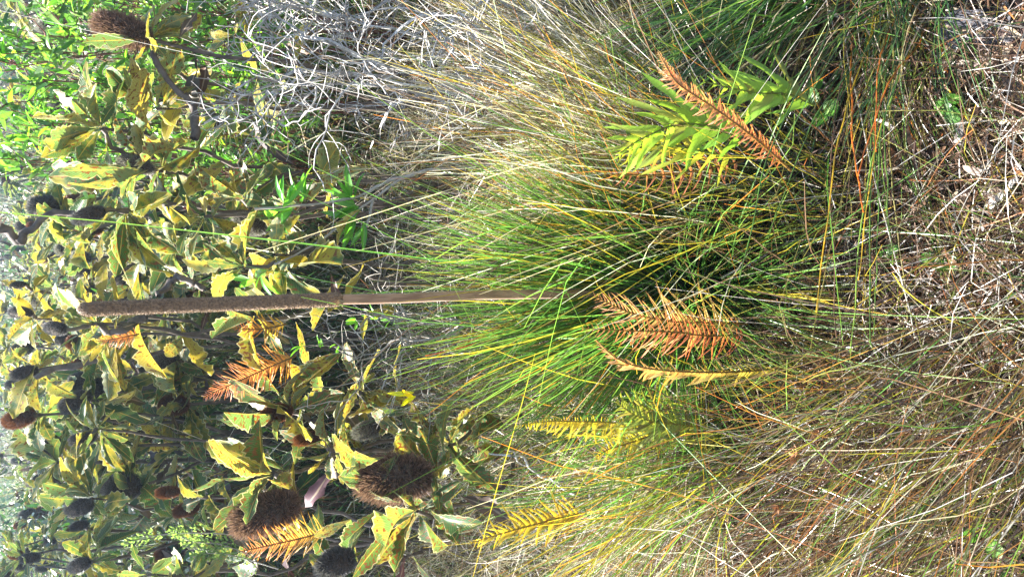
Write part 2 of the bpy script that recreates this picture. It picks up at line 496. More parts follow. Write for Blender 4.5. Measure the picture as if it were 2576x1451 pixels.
# ---------------------------------------------------------------- banksia cones
def make_cone_meshes(tag_, col_in, col_out, n, seed):
    r = np.random.default_rng(seed)
    nu, nv = 16, 22
    t = np.linspace(0, 1, nv)
    prof = 0.36 * np.sqrt(np.clip(1 - (2 * t - 1) ** 2 * 0.97, 0, 1)) ** 0.9
    th = np.linspace(0, 2 * math.pi, nu, endpoint=False)
    rr = prof[:, None] * (1 + 0.10 * r.normal(0, 1, (nv, nu)))
    V = np.stack([rr * np.cos(th), np.broadcast_to(t[:, None], (nv, nu)), rr * np.sin(th)], -1).reshape(-1, 3)
    ii = np.arange(nv - 1)[:, None] * nu; jj = np.arange(nu)[None]; j2 = (jj + 1) % nu
    core = mesh('core', V, np.stack([ii + jj, ii + j2, ii + nu + j2, ii + nu + jj], -1).reshape(-1, 4), M_CORE)
    tt = np.clip(r.beta(1.05, 0.95, n), 0.01, 0.995); a = r.uniform(0, 2 * math.pi, n)
    pr = 0.36 * np.sqrt(np.clip(1 - (2 * tt - 1) ** 2 * 0.97, 0, 1)) ** 0.9
    rad = np.stack([np.cos(a), np.zeros(n), np.sin(a)], -1)
    base = rad * pr[:, None] * 0.9; base[:, 1] = tt
    d = rad * (0.35 + pr[:, None] * 2) + np.array([0, 1, 0]) * ((tt - 0.35) * 1.5)[:, None] + r.normal(0, 0.22, (n, 3))
    L = r.uniform(0.07, 0.17, n)
    j = r.uniform(0.6, 1.35, (n, 1))
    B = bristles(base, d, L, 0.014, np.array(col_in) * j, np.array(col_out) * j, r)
    fz = blades_mesh('bristle', B, M_FUZZ)
    return core, fz
def bristles(root, d, L, W, cb, ct, r):
    n = len(root); d = nrm(d)
    t = np.array([0, 0.5, 1.0])
    bendv = r.normal(0, 0.12, (n, 3)) + np.array([0, 0.12, 0])
    p = root[:, None] + d[:, None] * L[:, None, None] * t[None, :, None] + bendv[:, None] * L[:, None, None] * (t ** 2)[None, :, None]
    s = nrm(np.cross(d, r.normal(0, 1, (n, 3))))[:, None]
    wt = (W * np.array([1.0, 0.8, 0.25]))[None, :, None] * 0.5
    v = np.stack([p - s * wt, p + s * wt], 2).reshape(n, 6, 3)
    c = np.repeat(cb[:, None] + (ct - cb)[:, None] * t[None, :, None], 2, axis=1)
    return v, np.array([[0, 1, 3, 2], [2, 3, 5, 4]]), c
CONES = {
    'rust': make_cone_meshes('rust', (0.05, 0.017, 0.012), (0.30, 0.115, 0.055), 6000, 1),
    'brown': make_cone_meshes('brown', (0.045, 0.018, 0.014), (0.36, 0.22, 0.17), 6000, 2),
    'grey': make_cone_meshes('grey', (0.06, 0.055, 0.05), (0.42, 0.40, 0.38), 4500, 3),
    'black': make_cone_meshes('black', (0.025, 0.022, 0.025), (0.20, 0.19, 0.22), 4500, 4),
}
def cone(parent, base, tip, width_ratio, kind, org):
    M = frame(base, tip, (0, -1, 0.2), random.uniform(0, 6), width_ratio, org)
    # keep the section round
    L = (Vector(tip) - Vector(base)).length
    M = M @ Matrix.Diagonal((1, 1, width_ratio, 1))
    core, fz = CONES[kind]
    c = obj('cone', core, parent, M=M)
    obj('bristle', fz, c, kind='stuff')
    return c

# ---------------------------------------------------------------- a banksia shrub from its rosettes
def stem_obj(name, pts, r0, r1, parent, org, mat, n=14, wobble=0.006, sides=7):
    P = wob(spline(pts, n), wobble)
    v, f = tube(P - org, np.linspace(r0, r1, n) * (1 + 0.12 * rng.normal(0, 1, n)), sides)
    return obj(name, mesh(name, v, f, mat), parent)
def health(yel, brn):
    return (min(1, max(0, random.gauss(yel, 0.22))), min(1, max(0, random.gauss(brn, 0.25))), 0.0)
def banksia(label, base, rosettes, group='banksia shrubs', yel=0.35, brn=0.45, extra=4, low=4):
    """rosettes: (node uv, Y, [tip uv or (base uv, tip uv)], cone or None)"""
    base = np.array(base, float)
    sh = thing('banksia_shrub', label, 'shrub', base, group)
    hub = base + np.array([0, 0, 0.12])
    for node, Yn, tips, cn in rosettes:
        P = at(node[0], node[1], Yn)
        mid = hub * 0.45 + P * 0.55 + np.array([random.uniform(-.05, .05), random.uniform(-.02, .05), -0.04])
        stem_obj('branch', [hub, mid, P], 0.007, 0.0045, sh, base, M_BARK, 14, 0.014)
        for _ in range(low):
            k = random.uniform(0.62, 0.97); q = hub * (1 - k) + P * k + rng.normal(0, 0.03, 3); L = random.uniform(0.09, 0.19)
            a = random.uniform(0, 6.28); d = nrm([math.cos(a), math.sin(a), random.uniform(-0.6, 0.6)])
            if random.random() < 0.25: obj('dead_leaf', random.choice(DEADL), sh, tuple(random.uniform(.5, 1.2) * q_ for q_ in (.10, .075, .05)), frame(q, q + d * L * 0.8, (0, 0, 1), random.gauss(0, 0.8), 0.9, base))
            else: obj('leaf', random.choice(BANK), sh, health(yel, brn), frame(q, q + d * L, (0, 0, 1), random.gauss(0, 0.7), 1.3, base))
        allt = []
        for tp in tips:
            if isinstance(tp[0], tuple): b0, t0 = at(tp[0][0], tp[0][1], Yn - 0.02), tp[1]
            else: b0, t0 = P, tp
            T = at(t0[0], t0[1], Yn + random.uniform(-0.10, 0.06))
            allt.append((b0 + nrm(T - b0) * 0.008, T, 1))
        for _ in range(extra):
            a = random.uniform(0, 6.28); L = random.uniform(0.08, 0.17)
            d = nrm([math.cos(a), math.sin(a) , random.uniform(-0.7, 0.6)])
            allt.append((P - np.array([0, 0, random.uniform(0, 0.03)]), P + d * L, 0))
        for b0, T, key in allt:
            ax = T - P
            up = np.array([0, 0, 1.0]) - 0.5 * nrm(ax) + rng.normal(0, 0.35, 3)
            L = np.linalg.norm(T - b0)
            obj('leaf', random.choice(BANK), sh, health(yel, brn), frame(b0, T, up, random.gauss(0, 0.6), random.uniform(0.8, 1.2) * (1.15 if L < 0.12 else 1.0), base))
        if cn:
            tipc, wr, kind = cn[0], cn[1], cn[2]
            bc = at(cn[3][0], cn[3][1], Yn - 0.02) if len(cn) > 3 else P
            Tc = at(tipc[0], tipc[1], Yn + random.uniform(-0.02, 0.03))
            cone(sh, bc, Tc, wr * 0.82, kind, base)
            if len(cn) > 3: stem_obj('branch', [P, (P + bc) / 2, bc], 0.006, 0.006, sh, base, M_BARK, 5, 0.002)
    return sh
def extra_branch(parent, pts, Yd, r0, r1, mat=None):
    org = np.array(parent.location)
    P = [at(u, v, Yd) for u, v in pts]
    stem_obj('branch', P, r0, r1, parent, org, mat or M_BARK, 18, 0.004)
def gp(x, y): return (x, y, float(gz(x, y)))

# shrub on the right (top of the picture), brown-bristled cone at its tip
s = banksia('yellowing banksia carrying the big brown bristly cone at the top left corner', gp(0.62, 2.25), [
    ((378, 100), 2.05, [(500, 30), (500, 62), (450, 20), (385, -15), (340, 0), (282, 5), (220, 96), (250, 128), (345, 150), ((395, 60), (452, 78)), (455, 110), (420, 150)], ((243, 56), 0.95, 'brown')),
    ((394, 274), 2.15, [(247, 205), (293, 195), (330, 160), (318, 278), (400, 190), (365, 175), (440, 330), (455, 250)], None),
    ((470, 200), 2.2, [(520, 160), (560, 250), (500, 260), (445, 150), (530, 210)], ((398, 165), 0.7, 'brown', (440, 180))),
    ((560, 300), 2.3, [(610, 350), (590, 240), (520, 270), (505, 330), (480, 300), (610, 290)], ((500, 310), 0.9, 'black')),
    ((590, 90), 2.3, [(525, 80), (530, 100), (600, 60), (640, 10)], None),
], yel=0.45, brn=0.55)
extra_branch(s, [(380, 100), (395, 170), (425, 225), (470, 255), (487, 300), (488, 350)], 2.1, 0.006, 0.011)
s2 = banksia('broad banksia with three grey cones right of the brown spike', gp(0.35, 2.35), [
    ((257, 324), 2.15, [(90, 268), (137, 227), (197, 153), (187, 187), (90, 354), (113, 388), (184, 394), (180, 255), (130, 330), (262, 270), (220, 210), (160, 300)], None),
    ((384, 427), 2.1, [(157, 412), (123, 444), (137, 467), (340, 370), (344, 297), (483, 408), (180, 490), (250, 470), (330, 310), (235, 440), (275, 300), (475, 440)], ((302, 402), 0.8, 'grey')),
    ((320, 531), 2.1, [(252, 524), (220, 563), (222, 690), (284, 644), (337, 720), (394, 671), (420, 657), (355, 600), (290, 690), (310, 640), (375, 560), (400, 480)], ((187, 553), 0.85, 'black', (262, 530))),
    ((514, 544), 2.0, [(467, 484), (410, 611), (447, 686), (430, 470), (500, 480), (560, 600), (520, 600), (440, 530), (410, 560), (470, 640)], None),
    ((610, 500), 2.05, [(478, 418), (535, 462), (540, 490), (500, 500), (660, 440), (690, 470), (680, 420), (560, 430), (700, 400)], ((590, 560), 1.1, 'grey', (668, 570))),
    ((440, 620), 2.25, [(350, 640), (380, 700), (330, 700), (430, 720), (400, 560), (500, 660)], None),
], yel=0.4, brn=0.5)
extra_branch(s2, [(257, 324), (280, 370), (350, 400), (384, 427), (420, 520)], 2.12, 0.005, 0.010)
extra_branch(s2, [(0, 575), (43, 604), (67, 590), (110, 550), (187, 537)], 2.3, 0.012, 0.008)
extra_branch(s2, [(400, 744), (417, 721), (460, 711), (514, 727)], 1.95, 0.007, 0.007)
s3 = banksia('banksia rosette of yellow spotted leaves touching the brown flower spike', gp(0.08, 2.0), [
    ((617, 671), 1.75, [(524, 597), (524, 657), (460, 677), (484, 743), (507, 641), (536, 738), (570, 700), (600, 610), (560, 640)], None),
    ((690, 640), 1.75, [(774, 674), (741, 690), (727, 742), (754, 551), (700, 560), (740, 600), (690, 700), (650, 610)], None),
    ((640, 800), 1.9, [(540, 830), (600, 870), (690, 820), (560, 780), (700, 760)], None),
], yel=0.55, brn=0.5)
s4 = banksia('banksia behind the tip of the brown flower spike', gp(-0.2, 2.9), [
    ((244, 814), 2.5, [(117, 731), (118, 755), (160, 734), (160, 820), (230, 734), (264, 824), (215, 845), (270, 760), (190, 760)], ((117, 822), 0.9, 'black', (165, 830))),
    ((90, 800), 2.9, [(7, 834), (110, 861), (85, 715), (20, 770), (50, 850), (130, 790)], ((27, 784), 0.8, 'black', (78, 788))),
    ((80, 730), 3.0, [(10, 700), (110, 690), (60, 670), (100, 760), (20, 740)], ((27, 720), 0.9, 'black', (62, 714))),
    ((270, 860), 2.7, [(230, 880), (190, 860), (265, 905), (200, 910), (300, 880), (240, 930), (160, 890)], None),
    ((95, 930), 2.9, [(20, 880), (90, 880), (50, 950), (110, 970), (130, 900)], ((30, 945), 0.9, 'black')),
], yel=0.65, brn=0.5)
extra_branch(s4, [(367, 794), (330, 815), (277, 831), (250, 815)], 2.5, 0.012, 0.008)
extra_branch(s4, [(300, 990), (277, 911), (240, 905), (180, 920), (140, 928), (90, 950)], 2.8, 0.012, 0.008)
s5 = banksia('far banksia with a dark blue cone near the lower left corner', gp(-0.75, 3.3), [
    ((240, 1079), 2.9, [(174, 1033), (294, 1036), (365, 1095), (127, 1136), (143, 1053), (337, 1153), (275, 995), (230, 1010), (160, 1160), (350, 1060), (300, 1120)], ((178, 1110), 0.95, 'black', (240, 1098))),
    ((100, 1043), 3.1, [(0, 1003), (13, 1036), (37, 1123), (27, 973), (83, 1110), (123, 1100), (60, 980), (140, 1080)], ((14, 1062), 1.0, 'rust', (84, 1042))),
    ((230, 1010), 3.0, [(230, 960), (300, 970), (180, 980), (300, 1040), (330, 1010)], ((155, 1028), 0.9, 'black', (225, 990))),
], yel=0.35, brn=0.3)
s6 = banksia('far banksia with three dark blue cones in a row along its left side', gp(-1.1, 3.4), [
    ((230, 1253), 2.9, [(130, 1160), (150, 1153), (230, 1130), (110, 1196), (103, 1270), (127, 1302), (267, 1323), (314, 1326), (170, 1200), (200, 1150), (300, 1240), (280, 1180)], ((170, 1282), 0.95, 'black', (232, 1268))),
    ((220, 1330), 2.95, [(130, 1350), (240, 1380), (287, 1366), (200, 1380), (280, 1310), (300, 1360)], ((178, 1328), 0.95, 'black', (220, 1315))),
    ((228, 1412), 2.8, [(147, 1400), (177, 1352), (244, 1440), (280, 1400), (190, 1445), (300, 1440)], ((178, 1428), 0.95, 'black', (224, 1412))),
    ((150, 1215), 3.4, [(90, 1180), (100, 1240), (60, 1210), (170, 1170)], ((88, 1205), 0.9, 'black', (130, 1200))),
    ((60, 1400), 3.5, [(10, 1380), (30, 1430), (100, 1440), (100, 1370)], ((52, 1405), 0.9, 'black', (100, 1400))),
], yel=0.3, brn=0.3)
s7 = banksia('near banksia with two small rust cones below the spike', gp(-0.42, 2.2), [
    ((733, 1030), 1.85, [(530, 1069), (567, 1078), (604, 996), (690, 980), (800, 870), (640, 900), (760, 960), (700, 920), (600, 1030), (810, 985), (660, 1090)], ((662, 1047), 0.95, 'rust')),
    ((834, 1133), 1.85, [(735, 1020), (700, 1090), (760, 1170), (800, 1040), (780, 1200)], ((744, 1109), 0.75, 'rust', (811, 1096))),
    ((690, 1190), 1.8, [(500, 1156), (477, 1203), (560, 1272), (540, 1330), (600, 1110), (540, 1100), (620, 1240), (600, 1290), (640, 1130), (580, 1180), (690, 1260)], ((592, 1318), 0.95, 'brown', (748, 1262))),
    ((905, 985), 1.9, [((864, 966), (828, 1076)), (991, 1066), (921, 940), (960, 1010), (870, 900)], ((893, 1092), 0.9, 'grey', (965, 1068))),
], yel=0.35, brn=0.75)
extra_branch(s7, [(733, 1030), (787, 1056), (814, 1090), (834, 1133), (850, 1200)], 1.86, 0.006, 0.009)
s8 = banksia('nearest banksia with the fat rust brown cone and brown blotched leaves', gp(-0.46, 1.95), [
    ((1078, 1196), 1.6, [((973, 1146), (797, 1183)), ((911, 1198), (831, 1140)), ((1118, 1153), (1101, 1000)), ((1110, 1130), (991, 1073)), ((1004, 1136), (953, 1198)), ((1055, 1270), (1018, 1215)), (848, 1225), ((1090, 1170), (1108, 1292)), (1130, 1170)], ((908, 1208), 1.0, 'brown')),
    ((1050, 1285), 1.58, [((1018, 1266), (924, 1253)), ((954, 1273), (879, 1368)), ((1004, 1320), (877, 1428)), (944, 1412), (978, 1418), (1117, 1392), ((894, 1300), (792, 1352)), (1000, 1240), (900, 1330)], None),
    ((1130, 1120), 1.65, [(1170, 1010), (1060, 1070), (1160, 1060), (1090, 1060), (1040, 990)], None),
], yel=0.3, brn=0.85)
s9 = banksia('low banksia with long green leaves at the bottom left edge', gp(-0.85, 2.4), [
    ((372, 1445), 2.3, [(318, 1374), (300, 1440), (410, 1400)], None),
    ((470, 1460), 2.2, [(427, 1385), (500, 1400), (520, 1460), (450, 1410), (560, 1430)], None),
    ((850, 1440), 2.0, [(780, 1400), (800, 1450), (900, 1380), (780, 1350)], ((800, 1430), 1.1, 'black', (890, 1400))),
    ((520, 1250), 2.6, [(470, 1200), (450, 1280), (560, 1210), (500, 1320), (420, 1240)], ((395, 1240), 0.9, 'rust', (450, 1235))),
    ((450, 1290), 2.7, [(480, 1340), (400, 1320), (380, 1270), (500, 1260)], ((440, 1290), 0.9, 'rust', (500, 1270))),
], yel=0.25, brn=0.35)

# ---------------------------------------------------------------- banksias farther back 
random.seed(16); rng = np.random.default_rng(16)
for k in range(60):
    Yb = 3.4 + (k / 60) ** 1.5 * 11
    xb = random.uniform(-0.46, 0.46) * Yb * 1.1
    h = random.uniform(0.8, 1.4)
    base = np.array(gp(xb, Yb))
    side = 'near the lower edge of the picture' if xb < -0.22 * Yb else ('near the upper edge of the picture' if xb > 0.22 * Yb else 'level with the flower spike')
    far_ = 'just behind the near shrubs' if Yb < 4.6 else ('deep in the heath' if Yb < 8 else 'farthest back in the heath')
    sh = thing('banksia_shrub', 'banksia ' + far_ + ' ' + side, 'shrub', base, 'banksia shrubs ' + far_ + ' ' + side)
    near = Yb < 4.6
    acc, cnum = [], 0
    for q in range(random.randint(4, 7)):
        P = base + np.array([random.uniform(-.4, .4), random.uniform(-.35, .35), h * random.uniform(0.4, 1.0)])
        stem_obj('branch', [base, (base + P) / 2 + rng.normal(0, .05, 3), P], 0.011, 0.006, sh, base, M_BARK, 7, 0.01, 5)
        for _ in range(random.randint(8, 11)):
            a = random.uniform(0, 6.28); L = random.uniform(0.12, 0.22)
            d = nrm([math.cos(a), math.sin(a), random.uniform(-0.3, 1.1)])
            if near:
                obj('leaf', random.choice(BANK), sh, health(0.35, 0.4), frame(P, P + d * L, (0, 0, 1), random.gauss(0, 0.6), 1.1, base))
            else:
                M = frame(P, P + d * L, (0, 0, 1), random.gauss(0, 0.6), 1.1, base)
                acc.append(M)
        if random.random() < 0.6:
            kd = random.choice(['black', 'black', 'grey', 'rust'])
            cone(sh, P, P + np.array([random.uniform(-.03, .03), random.uniform(-.03, .03), random.uniform(0.08, 0.13)]), 0.95, kd, base)
    if acc:
        src = random.choice(BANK)
        nv = len(src.vertices); co = np.empty(nv * 3, np.float32); src.vertices.foreach_get('co', co); co = co.reshape(-1, 3)
        nf = len(src.polygons); lv = np.empty(nf * 4, np.int32); src.loops.foreach_get('vertex_index', lv); lv = lv.reshape(-1, 4)
        u4 = np.empty(nf * 8, np.float32); src.uv_layers[0].data.foreach_get('uv', u4)
        uvv = np.zeros((nv, 2)); uvv[lv.ravel()] = u4.reshape(-1, 2)
        VV, FF, UU = [], [], []
        for M in acc:
            A = np.array(M)
            FF.append(lv + len(VV) * nv); VV.append(co @ A[:3, :3].T + A[:3, 3]); UU.append(uvv)
        o = obj('foliage', mesh('foliage', np.concatenate(VV), np.concatenate(FF), M_BANK, None, np.concatenate(UU)), sh, health(0.35, 0.4), kind='stuff')

# ---------------------------------------------------------------- small-leaved shrub, top left of the picture
def fine_shrub(label, base, nodes, nleaf, leafL, spreadr, cols, red=True, parts=280, name='heath_shrub'):
    base = np.array(base, float)
    sh = thing(name, label, 'shrub', base, None)
    tw, anchors = [], []
    for P in nodes:
        P = np.array(P)
        pts = wob(spline([base, base * 0.5 + P * 0.5 + rng.normal(0, 0.05, 3), P], 10), 0.008)
        tw.append((pts, 0.003, 0.0012))
        for q in range(7):
            k = random.randint(4, 9); b = pts[k]
            e = b + rng.normal(0, spreadr, 3) * [1, 1, 0.7] + [0, 0, spreadr * 1.3]
            pp = wob(spline([b, (b + e) / 2 + rng.normal(0, 0.01, 3), e], 7), 0.004)
            tw.append((pp, 0.002, 0.0009)); anchors.append(pp)
    for pts, a, b in tw:
        v, f = tube(pts - base, np.linspace(a, b, len(pts)), 4)
        obj('twig', mesh('twig', v, f, M_REDTWIG if red else M_TWIG), sh)
    m_ = 850
    pk = [random.choice(anchors) for _ in range(m_)]
    kk = rng.integers(1, 7, m_); bb = np.array([p_[k_] for p_, k_ in zip(pk, kk)]) + rng.normal(0, 0.012, (m_, 3))
    dd = nrm(np.array([nrm(p_[-1] - p_[0]) for p_ in pk]) * 0.7 + rng.normal(0, 0.6, (m_, 3)) + [0, 0, 0.25])
    cl = np.array([[0.09, 0.20, 0.035], [0.05, 0.13, 0.03], [0.16, 0.28, 0.04]])[rng.integers(0, 3, m_)] * rng.uniform(0.7, 1.3, (m_, 1))
    ll = leafL * rng.uniform(0.6, 1.1, m_)
    obj('foliage', blades_mesh('foliage', blades(bb, dd, ll, ll * 0.24, cl, cl, 0.1, 0.15, 4, 0.15), M_BLADE, base), sh, kind='stuff')
    n = 0
    while n < nleaf:
        pp = random.choice(anchors)
        k = random.uniform(1, 6); i = int(k)
        b = pp[i] + (pp[min(i + 1, 6)] - pp[i]) * (k - i)
        ax = nrm(pp[-1] - pp[0])
        d = nrm(ax * 0.7 + rng.normal(0, 0.6, 3) + [0, 0, 0.25])
        L = random.uniform(0.7, 1.2) * leafL
        c = random.choice(cols); j = random.uniform(0.7, 1.3)
        obj('leaf', random.choice(GLOSS), sh, (c[0] * j, c[1] * j, c[2] * j), frame(b, b + d * L, (0, 0, 1), random.gauss(0, 0.8), 1.25, base))
        n += 1
    return sh
g1 = (1.6, 1.5, 1.0); g2 = (1.0, 1.1, 1.0); g3 = (2.4, 1.9, 1.0)
rr_ = random.Random(3)
def nodes_in(u0, u1, v0, v1, Y0, Y1, n): return [at(rr_.uniform(u0, u1), rr_.uniform(v0, v1), rr_.uniform(Y0, Y1)) for _ in range(n)]
for lab, bx, box, nl in (('small leaved shrub with red twigs filling the top left corner', gp(1.0, 2.75), (0, 190, -40, 170, 2.4, 2.8), 290),
                         ('small leaved shrub with red twigs left of the big banksia leaves', gp(0.75, 2.9), (10, 180, 150, 330, 2.5, 2.9), 290),
                         ('small leaved shrub with darker leaves at the left edge under the bright one', gp(0.5, 3.1), (0, 120, 320, 470, 2.7, 3.1), 240),
                         ('small leaved shrub half hidden behind the bristly brown cone', gp(0.95, 3.2), (150, 330, -40, 180, 2.9, 3.3), 220)):
    fine_shrub(lab, bx, nodes_in(*box, 14), nl, 0.05, 0.06, [g1, g2, g3])

# ---------------------------------------------------------------- slender sapling with glossy leaf tufts
def sapling(label, base, stems, tufts, Yd, L, cols, name='sapling', mat=M_TWIG, r=0.004, dirpx=(-1, 0)):
    base = np.array(base, float)
    sh = thing(name, label, 'sapling', base)
    for st in stems:
        P = [at(u, v, Yd + dy) for u, v, dy in st]
        stem_obj('stem', P, r, r * 0.55, sh, base, mat, 22, 0.0015, 6)
    for (u, v, n, du, dv) in tufts:
        P = at(u, v, Yd)
        for k in range(n):
            e = at(u + du * random.uniform(0.6, 1.1) + random.gauss(0, 22), v + dv * random.uniform(0.6, 1.1) + random.gauss(0, 26), Yd + random.uniform(-0.05, 0.05))
            b = P + (e - P) * 0.05 + rng.normal(0, 0.004, 3)
            d = nrm(e - P) * L * random.uniform(0.75, 1.2)
            c = random.choice(cols)
            obj('leaf', random.choice(GLOSS), sh, c, frame(b, b + d, (0, -0.3, 1), random.gauss(0, 0.7), 1.0, base))
    return sh
sapling('slender grey stemmed sapling with glossy green leaf tufts above the spike', gnd(1330, 400), [
    [(1330, 400, 0.0), (1180, 420, 0), (1040, 440, 0), (940, 500, 0), (860, 560, 0), (780, 620, 0), (690, 665, 0)],
    [(1040, 440, 0), (960, 462, 0), (900, 495, 0), (780, 512, 0), (640, 525, 0)],
    [(940, 500, 0), (925, 560, 0), (918, 600, 0)]],
    [(715, 515, 5, -10, -60), (760, 500, 5, -20, -60), (740, 520, 4, -60, 10), (885, 500, 6, -40, -50), (905, 520, 7, -60, 15), (900, 545, 6, -50, 30), (920, 560, 3, 0, 60), (700, 530, 3, -20, 20), (640, 700, 3, -30, -10), (650, 690, 3, 10, 30)],
    1.72, 0.075, [(1.0, 1.15, 1), (0.8, 1.0, 0.8), (1.3, 1.3, 1)])
sapling('tiny sapling with three orange leaves under the near banksia', gnd(1240, 1030), [[(1200, 1010, 0), (1100, 1000, 0), (1040, 992, 0)]], [(1040, 992, 4, -60, 20)], 1.6, 0.06, [(9, 2.4, 0.3), (7, 2.6, 0.3)], r=0.002)
for lab, u, v, du, dv, Yd in (('small willowy sprig with light green leaves just under the spike', 760, 870, -40, 20, 1.9), ('light green sprig low beside the dark gap behind the grass tree', 900, 800, -50, 5, 1.9),
                              ('green sprig in the straw to the right of the grass tree base', 2170, 790, -60, 30, 0.95), ('green sprig beside the small pale dead tuft', 2130, 860, -50, 40, 1.0)):
    sapling(lab, gnd(u + 160, v - 10), [[(u + 150, v - 5, 0), (u + 60, v, 0), (u, v, 0)]], [(u, v, 4, du, dv), (u + 50, v, 3, du, -dv - 20), (u + 90, v, 3, du, dv + 20)], Yd, 0.04, [(1.6, 1.7, 1)], r=0.0015)

# ---------------------------------------------------------------- weathered dead shrub, top of the picture
def dead_shrub(label, base, targets, Yd, seed, n2=5, mat=M_GREYTWIG):
    r = np.random.default_rng(seed)
    base = np.array(base, float)
    sh = thing('dead_shrub', label, 'dead shrub', base)
    for (pts) in targets:
        P = [at(u, v, Yd + r.uniform(-0.08, 0.08)) for u, v in pts]
        C0 = wob(spline([np.array([P[0][0] + r.normal(0, 0.06), P[0][1] + r.normal(0, 0.08), 0.0]), P[0] * [1, 1, 0.6] + r.normal(0, 0.04, 3)] + P, 18), 0.008)
        v, f = tube(C0 - base, np.linspace(0.0042, 0.0020, 18), 6)
        b1 = obj('branch', mesh('branch', v, f, mat), sh)
        for q in range(n2):
            k = r.integers(4, 16); b = C0[k]
            ax = nrm(C0[min(k + 2, 17)] - C0[k - 1])
            e = b + nrm(ax * 0.8 + r.normal(0, 0.7, 3)) * r.uniform(0.12, 0.3)
            mid_ = (b + e) / 2 + r.normal(0, 0.025, 3)
            T = wob(spline([b, mid_, e], 12), 0.004)
            parts = [tube(T - base, np.linspace(0.0020, 0.0010, 12), 5)]
            for w_ in range(7):
                kk = r.integers(2, 11); bb = T[kk]
                ee = bb + nrm(nrm(e - b) + r.normal(0, 0.8, 3)) * r.uniform(0.04, 0.12)
                T2 = wob(spline([bb, (bb + ee) / 2 + r.normal(0, 0.01, 3), ee], 6), 0.002)
                parts.append(tube(T2 - base, np.linspace(0.0012, 0.0006, 6), 4))
            v, f = join(parts)
            obj('twig', mesh('twig', v, f, mat), b1)
    return sh
dead_shrub('bleached dead shrub of tangled grey twigs below the small leaved shrub', gnd(1250, 60), [
    [(900, 40), (800, 20), (700, -20)], [(880, 100), (780, 90), (680, 130), (610, 160)], [(860, 170), (760, 180), (690, 210), (650, 260), (660, 300)],
    [(900, 60), (820, 60), (740, 20), (690, 30)], [(800, 110), (700, 60), (600, 20)], [(780, 200), (690, 200), (600, 200), (580, 240), (600, 290)], [(850, 220), (790, 270), (700, 300), (670, 290)]], 1.95, 5, 9)
dead_shrub('thin dead branches leaning over the pale sedge at the upper edge', gnd(1500, 60), [
    [(1300, 60), (1200, 40), (1100, 60), (1000, 20)], [(1250, 180), (1150, 170), (1050, 250), (980, 240)], [(1050, 60), (960, 160), (860, 250), (820, 320)], [(1200, 20), (1120, 90), (1080, 200)]], 1.7, 9, 7)
dead_shrub('small grey twiggy shrub in the dark gap below the flower stalk', gnd(1200, 900), [
    [(1090, 830), (1000, 850), (930, 900), (860, 880)], [(1080, 850), (1010, 900), (960, 980)], [(1000, 830), (960, 810), (900, 830)]], 1.8, 11, 5, M_TWIG)
dead_shrub('white forked dead stick lying below the grass tree', gnd(1480, 1230), [
    [(1460, 1215), (1400, 1190), (1330, 1160), (1270, 1130)], [(1330, 1160), (1280, 1150), (1230, 1140)]], 1.45, 13, 1)

# ---------------------------------------------------------------- grass tree 
random.seed(1); rng = np.random.default_rng(1)
gt_o = gnd(1800, 725)
GY = gt_o[1]
gt = thing('grass_tree', 'grass tree with one tall brown flower spike rising from green needle leaves', 'grass tree', gt_o)
# leaves
n = 1900
r0 = gt_o + disk(n, 0.05) + [0, 0, 0.03]
a = rng.uniform(0, 2 * math.pi, n)
el = np.abs(rng.normal(0, 0.42, n)) + 0.05
el = np.clip(el, 0.03, 1.25)
fr_ = (np.sin(a) < 0.15) & (np.abs(np.sin(el) * np.cos(a)) < 0.13)
el = np.where(fr_, rng.uniform(0.65, 1.35, len(el)), el)
d = np.stack([np.sin(el) * np.cos(a), np.sin(el) * np.sin(a) * 0.8 + 0.04, np.cos(el)], -1)
L = rng.uniform(0.40, 0.92, n) * (1 - 0.22 * el)
cb, ct = pick_cols(n, {'green': 3, 'bright': 7, 'yellow': 1.6, 'orange': 0.6, 'olive': 0.4})
B = blades(r0, d, L, rng.uniform(0.0028, 0.0046, n), cb, ct, rng.uniform(0.02, 0.30, n) * (0.3 + el), 0.05, 7, 0.2, True, 0.7)
blade_parts('leaf', B, M_BLADE, gt, gt_o, 290)
# dead skirt
n = 900
r0 = gt_o + disk(n, 0.06) + [0, 0, 0.02]
a = rng.uniform(0, 2 * math.pi, n); el = rng.uniform(0.8, 1.5, n)
d = np.stack([np.sin(el) * np.cos(a), np.sin(el) * np.sin(a), np.cos(el)], -1)
cb, ct = pick_cols(n, {'straw': 2, 'brown': 3, 'grey': 2, 'umber': 2})
obj('dead_leaf', blades_mesh('dead_leaf', blades(r0, d, rng.uniform(0.15, 0.5, n), rng.uniform(0.002, 0.004, n), cb, ct, rng.uniform(0.3, 0.9, n), 0.12, 6, 0.3), M_DEAD, gt_o), gt, kind='stuff')
# flower stalk and spike
ax_pts = [gt_o, at(1500, 737, GY), at(1200, 742, GY), at(1000, 750, GY), at(858, 753, GY), at(600, 763, GY), at(400, 770, GY), at(192, 779, GY)]
stalk = spline(ax_pts[:5], 60)
v, f = tube(stalk - gt_o, np.linspace(0.0105, 0.0090, 60), 20)
obj('flower_stalk', mesh('flower_stalk', v, f, M_SCAPE), gt)
sp_ax = spline(ax_pts[4:], 300)
t = np.linspace(0, 1, 300)
rad = 0.0120 * (1 - 0.16 * t) * np.clip(1 - np.clip((t - 0.95) / 0.05, 0, 1) ** 2.6 * 0.95, 0.05, 1) * np.clip(0.72 + t / 0.012 * 0.28, 0, 1)
sides = 40
v, f = tube(sp_ax - gt_o, rad, sides)
vv = v.reshape(300, sides, 3); cen = (sp_ax - gt_o)[:, None]
ii, jj = np.meshgrid(np.arange(300), np.arange(sides), indexing='ij')
